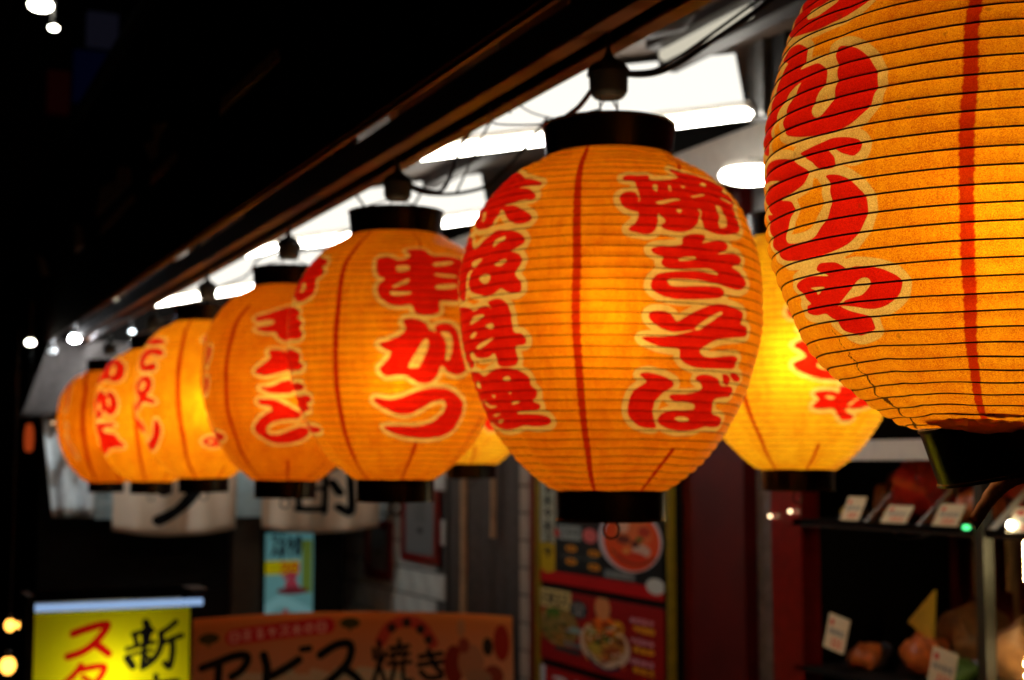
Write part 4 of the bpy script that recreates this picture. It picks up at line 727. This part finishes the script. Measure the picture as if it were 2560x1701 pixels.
# ---------------------------------------------------------------- food display case
t = empty('display_case', (2.6, 2.2, 0)); tag(t, 'glass food display case with lit shelves at the right', 'display case')
M_glass = bpy.data.materials.new('case_glass'); M_glass.use_nodes = True
gb = M_glass.node_tree.nodes['Principled BSDF']; gb.inputs['Transmission Weight'].default_value = 1; gb.inputs['Roughness'].default_value = .0; gb.inputs['IOR'].default_value = 1.05; gb.inputs['Base Color'].default_value = (.9, .95, .92, 1)
rel(MB().box(2.30, 2.86, 1.2, 3.24, 1.76, 1.81), 'top_beam', M_white, t)
rel(MB().box(2.30, 2.86, 1.2, 3.24, 1.592, 1.602), 'shelf', M_dark, t)
rel(MB().box(2.30, 2.86, 1.2, 3.24, 1.20, 1.212), 'shelf', M_dark, t)
rel(MB().box(2.30, 2.86, 1.2, 3.24, .0, 1.0), 'base_cabinet', M_red, t)
rel(MB().box(2.84, 2.86, 1.2, 3.24, 1.0, 1.76), 'back_panel', mat('dark_red_panel', (.16, .02, .015), .35, noise=.4, nscale=4), t)
for k in range(5): rel(MB().box(2.835, 2.8395, 1.45+.38*k, 1.47+.38*k, 1.22, 1.58), 'panel_batten', M_wood, t)
rel(MB().box(2.30, 2.305, 1.2, 3.24, 1.584, 1.604), 'shelf_edge', M_steeldark, t)
M_post = mat('case_post', (.018, .016, .012), .5, noise=.2)
for yy in (2.52, 1.55): rel(MB().box(2.295, 2.325, yy-.014, yy+.014, 1.0, 1.76), 'corner_post', M_post, t)
for (yy, z0) in ((2.98, 1.40), (2.86, 1.42), (2.74, 1.38)): rel(MB().box(2.70, 2.71, yy-.010, yy+.010, z0, 1.59), 'hanging_rod', M_wood, t)
# models of food on plates, with price cards
M_lob = mat('glazed_red_food', (.55, .03, .015), .3, noise=.4, nscale=40, coat=.4); M_orf = mat('glazed_orange_food', (.55, .13, .03), .35, noise=.4, nscale=40, coat=.3)
M_cheese = mat('yellow_food', (.75, .50, .06), .45, noise=.15); M_brn = mat('brown_food', (.25, .11, .04), .5, noise=.4, nscale=30); M_plate = mat('dark_plate', (.03, .02, .02), .3); M_leafy = mat('green_garnish', (.06, .12, .02), .6, noise=.3)
M_acr = mat('acrylic_stand', (.55, .52, .5), .15, noise=.05)
def dish(pos, m, label, seed, r=(.07, .07, .05), extra=None):
    t = empty('food_dish', pos); tag(t, label, 'dish', 'plastic food models in the display case')
    tl = Matrix.Rotation(R(-32), 4, 'Y')
    MB().lathe([(.001, 0), (r[0]*1.1, .002), (r[0]*1.45, .014), (r[0]*1.45, .018), (r[0]*1.1, .006), (.001, .005)], 28, M=tl).build('plate', M_plate, t, smooth=True)
    MB().blob((0, 0, r[2]*.8), r, seed, amp=.2, M=tl).build('food', m, t, smooth=True)
    MB().blob((r[0]*.3, r[1]*.8, r[2]*.4), (r[0]*.4, r[1]*.35, r[2]*.4), seed+1, amp=.25, M=tl).build('garnish', M_leafy if seed % 2 else m, t, smooth=True)
    MB().box(-.02, .03, -.03, .03, -.001, .02).build('stand', M_acr, t)
    return t
dish((2.45, 2.83, 1.615), M_lob, 'large glossy red food model on the upper shelf', 3, (.08, .085, .09))
dish((2.42, 2.63, 1.615), M_orf, 'orange food model right of the large red one', 4, (.055, .055, .045))
dish((2.60, 2.66, 1.63), M_lob, 'dark red food model behind the orange one on the upper shelf', 9, (.06, .06, .06))
dish((2.42, 2.33, 1.615), M_orf, 'orange food model at the right end of the upper shelf', 6, (.07, .07, .06))
dish((2.50, 3.04, 1.615), M_brn, 'brown food model at the left end of the upper shelf', 7, (.05, .05, .05))
d = dish((2.50, 2.93, 1.232), M_orf, 'orange food with a yellow wedge standing in it, on the lower shelf', 11, (.06, .06, .05))
MB().add([(-.02, -.03, .06), (-.03, .055, .11), (-.015, -.035, .20), (-.005, -.025, .06), (-.015, .06, .11), (.0, -.03, .20)], [(0, 1, 2), (5, 4, 3), (0, 3, 4, 1), (1, 4, 5, 2), (2, 5, 3, 0)]).build('yellow_wedge', M_cheese, d, bevel=.004)
dish((2.50, 2.52, 1.232), M_brn, 'large brown dish on the lower shelf', 12, (.11, .15, .09))
for (px, py, pz, m_, sd, rr, lab) in ((2.62, 2.86, 1.62, M_lob, 21, (.07, .07, .09), 'tall dark red food model at the back of the upper shelf'), (2.60, 3.08, 1.62, M_orf, 22, (.06, .05, .07), 'orange food model at the back left of the upper shelf'),
        (2.44, 3.15, 1.612, M_cheese, 23, (.03, .035, .02), 'small yellow food at the left end of the upper shelf'), (2.62, 2.45, 1.62, M_orf, 24, (.07, .08, .08), 'orange brown food at the back right of the upper shelf'),
        (2.66, 2.90, 1.222, M_brn, 25, (.09, .09, .10), 'brown food behind the yellow wedge on the lower shelf'), (2.44, 3.10, 1.222, M_orf, 26, (.05, .05, .03), 'orange food at the left end of the lower shelf'),
        (2.66, 2.62, 1.222, M_lob, 27, (.08, .08, .09), 'dark red food at the back of the lower shelf'), (2.43, 2.74, 1.222, M_leafy, 28, (.05, .05, .03), 'green vegetable dish on the lower shelf'), (2.44, 2.36, 1.222, M_orf, 29, (.07, .07, .05), 'orange dish at the right end of the lower shelf')):
    dish((px, py, pz), m_, lab, sd, rr)
for (yy, lab) in ((2.94, 'left slanted acrylic divider on the upper shelf'), (2.74, 'middle slanted acrylic divider on the upper shelf'), (2.50, 'right slanted acrylic divider on the upper shelf')):
    o = MB().add([(2.31, yy, 1.603), (2.31, yy+.008, 1.603), (2.44, yy-.06, 1.755), (2.44, yy-.052, 1.755), (2.33, yy, 1.603), (2.33, yy+.008, 1.603), (2.46, yy-.06, 1.755), (2.46, yy-.052, 1.755)], [(0, 2, 3, 1), (4, 5, 7, 6), (0, 1, 5, 4), (2, 6, 7, 3), (0, 4, 6, 2), (1, 3, 7, 5)]).build('shelf_divider', M_acr)
    tag(o, lab, 'divider', 'acrylic dividers on the upper shelf')
def card(y0, wd, z0, hh, label, lean=.03, roll=0, x=2.31):
    p = Paint(0, 0, 200, 150, 1, (225, 205, 165)); p.ell(40, 35, 20, 14, (210, 60, 50)); scribble(p, rng, 20, 60, 180, 85, 6, 6, (120, 120, 120))
    for i, g in enumerate('880'): glyph(p, g, 70+i*35, 98, 24, 38, 7, (220, 70, 55))
    o = sheet('price_card', print_mat('card_print', p, .7), (x+lean, y0, z0+hh), (0, -wd, wd*roll), (-lean, roll*hh*.7, -hh), None, thick=.002)
    tag(o, label, 'price card', 'white price cards in the display case')
card(3.03, .075, 1.606, .060, 'leftmost bright price card on the upper shelf', x=2.30)
card(2.87, .095, 1.606, .042, 'price card below the large red food', x=2.30)
card(2.68, .085, 1.606, .050, 'price card below the orange food', x=2.30)
card(2.44, .12, 1.600, .055, 'rightmost price card on the upper shelf', x=2.30)
card(3.12, .085, 1.275, .085, 'tilted price card left on the lower shelf, below the yellow wedge', roll=-.15, x=2.30)
card(2.72, .085, 1.235, .085, 'tilted price card right on the lower shelf, below the brown dish', roll=-.15, x=2.30)
# led strip at the right, glints
t = empty('led_strip', (2.32, 2.40, 1.50)); tag(t, 'bright warm vertical led strip at the right edge of the case', 'led strip')
for i in range(9): MB().blob((0, 0, .0125*i), (.006, .006, .006), 1, 10, 6, 0).build('led', M_led, t, smooth=True)
MB().box(.008, .014, -.008, .008, -.01, .115).build('strip_backing', M_white, t)
o = MB().blob((2.30, 2.425, 1.617), (.008, .008, .008), 1, 10, 6, 0).build('small_lamp', M_lampw, smooth=True); tag(o, 'single small warm lamp just above the led strip', 'lamp')
t = empty('led_strip', (2.32, 2.405, 1.29)); tag(t, 'shorter led strip low at the right edge', 'led strip')
for i in range(4): MB().blob((0, (-1)**i*.003, .013*i), (.006, .006, .006), 1, 10, 6, 0).build('led', M_led, t, smooth=True)
o = MB().blob((2.29, 2.553, 1.606), (.008, .011, .006), 1, 10, 6, 0).build('indicator_light', M_green, smooth=True); tag(o, 'tiny green indicator light on the upper shelf edge', 'indicator light')
for (yy, zz, lab) in ((3.33, 1.606, 'small round glint lamp at the left end of the upper shelf'), (3.235, 1.622, 'second tiny lamp at the left end of the upper shelf')):
    o = MB().blob((2.29, yy, zz), (.005, .005, .005), 1, 10, 6, 0).build('small_lamp', M_glint, smooth=True); tag(o, lab, 'lamp')

# ================================================================ FAR END: neighbouring shop front facing us (y = 6.8)
t = empty('neighbour_shop', (1.3, 6.85, 0)); tag(t, 'dark neighbouring shop front behind the far lanterns', 'building')
rel(MB().box(.72, 2.16, 6.85, 7.2, 0, 3.2), 'wall', M_dark, t)
rel(MB().box(1.60, 1.735, 6.78, 6.85, 0, 1.72), 'door_post', mat('brown_wood', (.05, .03, .015), .6), t)
rel(MB().box(1.99, 2.15, 6.76, 6.85, 0, 2.5), 'pillar', M_dark, t)
rel(MB().box(.72, 1.25, 6.72, 6.85, 1.015, 1.035), 'counter_edge', M_steel, t)
o = MB().box(.95, 1.74, 6.70, 6.735, 1.50, 1.80).build('blank_signboard', mat('pale_blue_board', (.36, .44, .44), .5, emit=.05, ecol=(.6, .8, .8)), bevel=.004); tag(o, 'pale blue grey signboard above the white shop curtains', 'signboard')
# lit poster
p = Paint(0, 0, 210, 400, 1.6, (120, 190, 195)); p.rect(0, 110, 150, 165, (215, 205, 10)); scribble(p, rng, 20, 5, 160, 100, 4, 10, (25, 50, 60)); scribble(p, rng, 60, 120, 150, 160, 2, 9, (215, 60, 20)); scribble(p, rng, 70, 165, 150, 240, 1, 22, (190, 70, 90)); p.stroke([(10, 300), (70, 270), (150, 300), (205, 330)], 40, (150, 215, 220)); p.rect(160, 30, 205, 240, (120, 150, 60)); p.ell(40, 340, 30, 20, (190, 190, 20)); p.ell(90, 330, 16, 30, (190, 90, 100)); p.ell(180, 360, 22, 22, (160, 60, 70)); p.ell(120, 230, 70, 14, (120, 40, 50))
o = sheet('lit_poster', print_mat('cyan_poster_print', p, emit=.2), (1.75, 6.74, 1.42), (.235, 0, 0), (0, 0, -.48), thick=.006); tag(o, 'small backlit pale blue poster with a yellow band', 'poster')
# white shop curtains with black brush characters
BL = (12, 12, 14)
p = Paint(0, 0, 300, 330, 2, (238, 218, 192))
for st, wd in (([(120, 20), (180, 40)], 24), ([(90, 95), (170, 80), (208, 120), (200, 190), (165, 245), (108, 284)], 32), ([(92, 150), (118, 192)], 38)): p.stroke(st, wd, BL)
m_n1 = print_mat('curtain_print_left', p, .9, transl=.3)
p = Paint(0, 0, 300, 330, 2, (242, 220, 192))
for st, wd in (([(60, 50), (160, 50)], 16), ([(90, 50), (88, 110)], 14), ([(128, 50), (130, 110)], 14), ([(70, 112), (84, 190), (90, 256)], 18), ([(70, 112), (158, 112)], 16), ([(158, 112), (161, 200), (160, 264)], 19), ([(86, 190), (158, 190)], 14), ([(84, 256), (162, 254)], 20),
               ([(130, 152), (190, 122), (262, 96)], 19), ([(222, 50), (224, 160), (224, 268), (196, 250)], 23), ([(180, 172), (198, 206)], 23)): p.stroke(st, wd, BL)
m_n2 = print_mat('curtain_print_right', p, .9, transl=.3)
def noren(x0, x1, m, label, zb, y=6.5):
    f = lambda u, v: (0, .02*math.sin(u*11+v*2)*(.3+v)+.012*math.sin(u*23+1), -.028*math.sin(math.pi*min(max(u, 0), 1))*v)
    o = sheet('shop_curtain', m, (x0, y, 1.92), (x1-x0, 0, 0), (0, 0, zb-1.92), None, 40, 16, f, .0015); tag(o, label, 'shop curtain', 'white cloth shop curtains')
noren(1.00, 1.545, m_n1, 'left white cloth shop curtain with one curved black brush stroke', 1.455)
noren(1.675, 2.235, m_n2, 'right white cloth shop curtain with the black character 酎', 1.455)
o = MB().tube([(.72, 6.5, 1.925), (2.35, 6.5, 1.925)], .012, 10).build('curtain_rod', M_wood, smooth=True); tag(o, 'wooden rod carrying the white shop curtains', 'rod')
# hanging pale garment and grey drape at the far left
M_cl = mat('pale_cloth', (.80, .88, .90), .9, noise=.1); M_cl2 = mat('grey_cloth', (.07, .06, .056), .9, noise=.2)
def drape(name, m, top, bot, lab, y, cat):
    (xa, xb, z1), (xc, xd, z0) = top, bot
    vs = []; fs = []; nu, nv = 24, 10
    for j in range(nv+1):
        v = j/nv
        for i in range(nu+1):
            u = i/nu; a = xa+(xc-xa)*v; b = xb+(xd-xb)*v
            vs.append((a+(b-a)*u, y+.03*math.sin(u*12+v)+.02*math.sin(u*5), z1+(z0-z1)*v))
    for j in range(nv):
        for i in range(nu): k = j*(nu+1)+i; fs.append((k, k+1, k+nu+2, k+nu+1))
    o = MB().add(vs, fs).build(name, m, smooth=True); s = o.modifiers.new('solid', 'SOLIDIFY'); s.thickness = .003; tag(o, lab, cat); return o
drape('hanging_garment', M_cl, (.695, .93, 1.985), (.755, .93, 1.515), 'pale blue white cloth hanging behind the farthest lantern', 6.6, 'garment')
drape('grey_drape', M_cl2, (.72, 1.25, 2.30), (.605, .98, 1.955), 'grey cloth canopy drape above the pale hanging cloth', 6.56, 'drape')
t = empty('small_red_lantern', (.655, 6.7, 1.86)); tag(t, 'tiny dim orange red lamp beside the pale hanging cloth', 'lamp')
MB().lathe([(.001, .07), (.012, .068), (.019, .04), (.021, 0), (.018, -.045), (.008, -.055)], 16).build('shade', glow('red_orange_glow', (1, .12, .02), .28), t, smooth=True)
MB().tube([(0, 0, .08), (0, 0, .7)], .003, 6).build('cord', M_rubber, t)
def spot(pos, s, m, label, dirn=(0, -1, -.3), stem=.15):
    t = empty('spot_lamp', pos); tag(t, label, 'lamp', 'bright lamps along the far awning')
    MB().blob((0, 0, 0), (s*1.25, s, s*.8), 1, 14, 8, 0).build('bulb', m, t, smooth=True)
    MB().lathe([(s*.5, s*.7), (s*1.1, s*.95), (s*.6, s*1.7), (s*.2, s*1.9)], 18).build('holder', M_rubber, t, smooth=True)
    MB().tube([(0, 0, s*1.8), (0, 0, s*1.8+stem)], .006, 6).build('stem', M_rubber, t)
spot((.879, 6.3, 2.352), .016, M_spot, 'bright lamp highest of the three at the far end of the rail', stem=.12)
spot((.790, 6.3, 2.285), .017, M_spot, 'middle bright lamp of the three at the far left')
spot((.61, 6.3, 2.262), .015, M_lampw, 'leftmost bright lamp of the three at the far left')
spot((.700, 6.3, 2.228), .014, mat('frosted_lamp', (.8, .85, .85), .4, emit=.8, ecol=(.8, .9, 1)), 'fainter pale lamp just below the middle bright one')
spot((1.03, 6.3, 2.325), .010, M_lampc, 'small bluish lamp above the second farthest lantern')
# bulbs at the lower left
for (x, yy, z, s, lab) in ((.447, 5.0, 1.222, .017, 'upper amber bulb at the lower left corner'), (.475, 5.02, 1.219, .009, 'small amber bulb touching the upper one at the lower left'), (.444, 5.0, 1.092, .024, 'lower amber bulb at the lower left corner')):
    t = empty('amber_bulb', (x, yy, z)); tag(t, lab, 'bulb', 'amber bulbs at the lower left')
    MB().blob((0, 0, 0), (s, s, s*1.2), 1, 12, 8, 0).build('glass', M_bokeh, t, smooth=True); MB().lathe([(s*.4, s), (s*.5, s*1.9), (.001, s*2)], 10).build('cap', M_rubber, t)
o = MB().tube([(.447, 5.0, 2.2), (.447, 5.0, 1.26)], .003, 6).build('bulb_cord', M_rubber); tag(o, 'cord holding the amber bulbs', 'cord')

# ---------------------------------------------------------------- yellow lit sign
YL = (228, 214, 10); RD = (190, 12, 8)
p = Paint(385, 270, 2130, 3110, .36, YL)
for st, wd in (([(810, 520), (960, 470), (1110, 435), (1185, 440), (1130, 540), (1020, 660), (900, 735), (760, 775)], 84), ([(1040, 640), (1130, 700), (1205, 765)], 84),
               ([(905, 880), (840, 970), (740, 1060)], 66), ([(900, 930), (1050, 905), (1165, 915), (1110, 1040), (980, 1150), (820, 1230)], 70), ([(930, 1010), (1030, 1080)], 56),
               ([(800, 1380), (1180, 1350)], 70), ([(780, 1520), (1200, 1490)], 70), ([(1150, 1350), (1080, 1600), (860, 1760)], 70)): p.stroke(st, wd, RD)
for st, wd in (([(1620, 430), (1660, 520)], 90), ([(1480, 560), (1580, 535), (1700, 525)], 60), ([(1500, 570), (1520, 670)], 60), ([(1660, 560), (1640, 660)], 60), ([(1410, 725), (1560, 690), (1720, 660)], 52), ([(1430, 800), (1560, 770), (1700, 750)], 40), ([(1600, 520), (1612, 700), (1590, 950)], 62), ([(1420, 830), (1480, 920)], 90), ([(1640, 820), (1700, 880)], 50),
               ([(1965, 440), (1870, 515), (1790, 560)], 66), ([(1800, 560), (1800, 700), (1740, 830), (1620, 930)], 74), ([(1810, 680), (1920, 635), (2040, 600)], 62), ([(1930, 650), (1935, 800), (1905, 950), (1850, 910)], 72),
               ([(1500, 1150), (2000, 1120)], 60), ([(1750, 1050), (1750, 1500)], 66), ([(1550, 1300), (1950, 1290)], 60), ([(1500, 1500), (2000, 1480)], 60)): p.stroke(st, wd, BL)
t = empty('yellow_sign', (.65, 4.25, 0)); tag(t, 'yellow lit street sign with red スタ and black 新 at the bottom left', 'sign')
o = sheet('face', print_mat('yellow_sign_print', p, .35, transl=.75), (.439, 4.2, 1.337), (.431, 0, 0), (0, 0, -.70), t, thick=0); o.matrix_parent_inverse = Matrix.Translation(t.location).inverted()
M_cabin = mat('sign_box_white', (.8, .8, .8), .6)
rel(MB().box(.415, .437, 4.18, 4.36, .58, 1.385), 'frame_side', M_dark, t); rel(MB().box(.872, .925, 4.21, 4.36, .58, 1.385), 'frame_side', M_dark, t)
M_matt = mat('matt_black', (.002, .002, .002), 1, spec=0)
rel(MB().box(.437, .872, 4.20, 4.36, 1.366, 1.386), 'frame_top', M_matt, t); rel(MB().box(.437, .872, 4.34, 4.36, .58, 1.366), 'back', M_cabin, t)
rel(MB().box(.437, .872, 4.20, 4.36, .58, .60), 'bottom', M_cabin, t)
rel(MB().box(.437, .905, 4.192, 4.206, 1.341, 1.360), 'top_light_strip', glow('blue_white_light', (.36, .55, .90), .75), t, label='pale blue lit strip along the top')
rel(MB().tube([(.655, 4.29, .66), (.655, 4.29, 1.22)], .012, 10), 'inner_tube', glow('inner_tube_glow', (1, 1, .95), 17), t)
rel(MB().box(.46, .87, 4.18, 4.36, 0, .575), 'foot', M_dark, t)
# ---------------------------------------------------------------- orange banner
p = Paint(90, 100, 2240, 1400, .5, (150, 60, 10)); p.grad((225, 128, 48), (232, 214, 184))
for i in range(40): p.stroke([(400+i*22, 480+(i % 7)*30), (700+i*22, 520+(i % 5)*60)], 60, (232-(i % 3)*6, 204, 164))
q = [(300, 175), (1000, 130), (1000, 240), (300, 285)]
p.stroke([(350, 232), (950, 186)], 100, (225, 40, 45))
for i in range(8): glyph(p, ['box', 'tuna', 'ru', 'ya', 'su', 'wood', 'no', 'box'][i], 330+i*79, 200-i*5.4, 58, 62, 11, (250, 190, 175))
for (x, yv) in ((195, 228), (1100, 172)): p.ell(x, yv, 66, 34, (74, 66, 20)); p.stroke([(x, yv), (x, yv+45)], 14, (74, 66, 20))
p.stroke([(1310, 290), (1370, 200), (1490, 160), (1600, 195), (1680, 300)], 78, (205, 70, 50))
for (x, yv) in ((1385, 205), (1490, 170), (1590, 212), (1650, 280)): p.ell(x, yv, 32, 32, (60, 40, 30))
for st, wd in (([(155, 402), (250, 378), (350, 348), (430, 348), (440, 385), (400, 440), (345, 470)], 52), ([(262, 400), (258, 480), (240, 570), (200, 640)], 52),
               ([(545, 355), (565, 430), (562, 500), (570, 590), (700, 640)], 54), ([(765, 392), (700, 432), (600, 482)], 54), ([(785, 330), (835, 325)], 40),
               ([(905, 368), (1000, 312), (1085, 300), (1110, 345), (1080, 430), (1000, 505), (900, 580)], 54), ([(1080, 470), (1150, 520), (1200, 590)], 50),
               ([(1262, 340), (1270, 400)], 30), ([(1298, 295), (1302, 420), (1262, 560)], 32), ([(1345, 360), (1322, 420)], 28), ([(1302, 440), (1350, 560)], 30), ([(1375, 335), (1510, 322)], 26), ([(1440, 285), (1440, 365)], 28), ([(1365, 385), (1515, 372)], 26), ([(1400, 340), (1400, 410)], 24), ([(1480, 335), (1480, 405)], 24), ([(1365, 435), (1525, 425)], 28), ([(1420, 435), (1385, 560)], 30), ([(1470, 435), (1480, 540), (1535, 545)], 30),
               ([(1590, 392), (1745, 368)], 34), ([(1582, 445), (1765, 418)], 34), ([(1650, 350), (1700, 450), (1745, 490)], 36), ([(1600, 490), (1650, 528), (1745, 518)], 36)): p.stroke(st, wd, BL)
for (x, yv, rx, ry, c) in ((1830, 440, 70, 130, (140, 40, 25)), (1950, 420, 90, 120, (190, 130, 90)), (2065, 310, 36, 60, (45, 35, 25)), (2160, 280, 55, 120, (165, 40, 20)), (2100, 500, 70, 70, (150, 60, 40)), (1900, 310, 40, 50, (150, 60, 45)), (2000, 520, 90, 60, (175, 130, 95)), (1880, 200, 30, 60, (200, 140, 90))): p.ell(x, yv, rx, ry, c)
f = lambda u, v: (0, .012*math.sin(u*9+v*3)+.02*math.sin(u*3.1), .018*math.sin(u*math.pi)-.0*u)
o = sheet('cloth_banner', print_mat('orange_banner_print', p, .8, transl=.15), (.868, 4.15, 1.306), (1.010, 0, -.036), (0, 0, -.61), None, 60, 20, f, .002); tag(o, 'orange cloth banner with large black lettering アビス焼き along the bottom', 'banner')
o = MB().box(.93, 2.04, 4.56, 4.60, .0, 1.20).build('counter_panel', M_dark, bevel=.004); tag(o, 'dark counter panel behind the orange banner', 'panel')

# ================================================================ FAR STREET at the upper left, almost black
t = empty('far_building', (-3, 10, 0)); tag(t, 'almost black building across the street at the upper left', 'building')
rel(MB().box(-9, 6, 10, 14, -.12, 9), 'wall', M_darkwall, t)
for (x0, x1, z0, z1, c, e, lab) in ((1.19, 1.54, 4.22, 4.58, (.0, .01, .14), .005, 'dark blue sign panel high on the far building'), (1.02, 1.17, 4.12, 4.42, (.12, .0, .0), .004, 'dark red vertical sign left of the blue panel'), (1.27, 1.48, 4.62, 4.86, (.03, .03, .06), .02, 'faint indigo sign above the blue panel'), (.93, 1.05, 3.30, 3.48, (.18, .0, .02), .03, 'faint crimson sign low on the far building'), (1.98, 2.35, 4.50, 4.90, (.12, .05, .01), .015, 'faint brown sign panel right of the blue one')):
    o = MB().box(x0, x1, 9.90, 9.98, z0, z1).build('sign_panel', mat('dim_sign', c, .6, emit=e, ecol=tuple(min(1, v*5) for v in c)), bevel=.01); tag(o, lab, 'sign')
for (pos, s, lab) in (((.655, 6.75, 3.865), .036, 'large warm lamp at the top left corner'), ((.715, 6.75, 3.765), .014, 'smaller warm lamp right below the large corner one')):
    t = empty('globe_lamp', pos); tag(t, lab, 'lamp', 'warm lamps at the top left')
    MB().blob((0, 0, 0), (s*1.5, s, s*.8), 1, 16, 10, 0).build('globe', M_lampw, t, smooth=True)
    MB().tube([(0, 0, s), (0, 0, s+.5), (0, 3.3, s+.5)], .01, 8).build('arm', M_rubber, t)
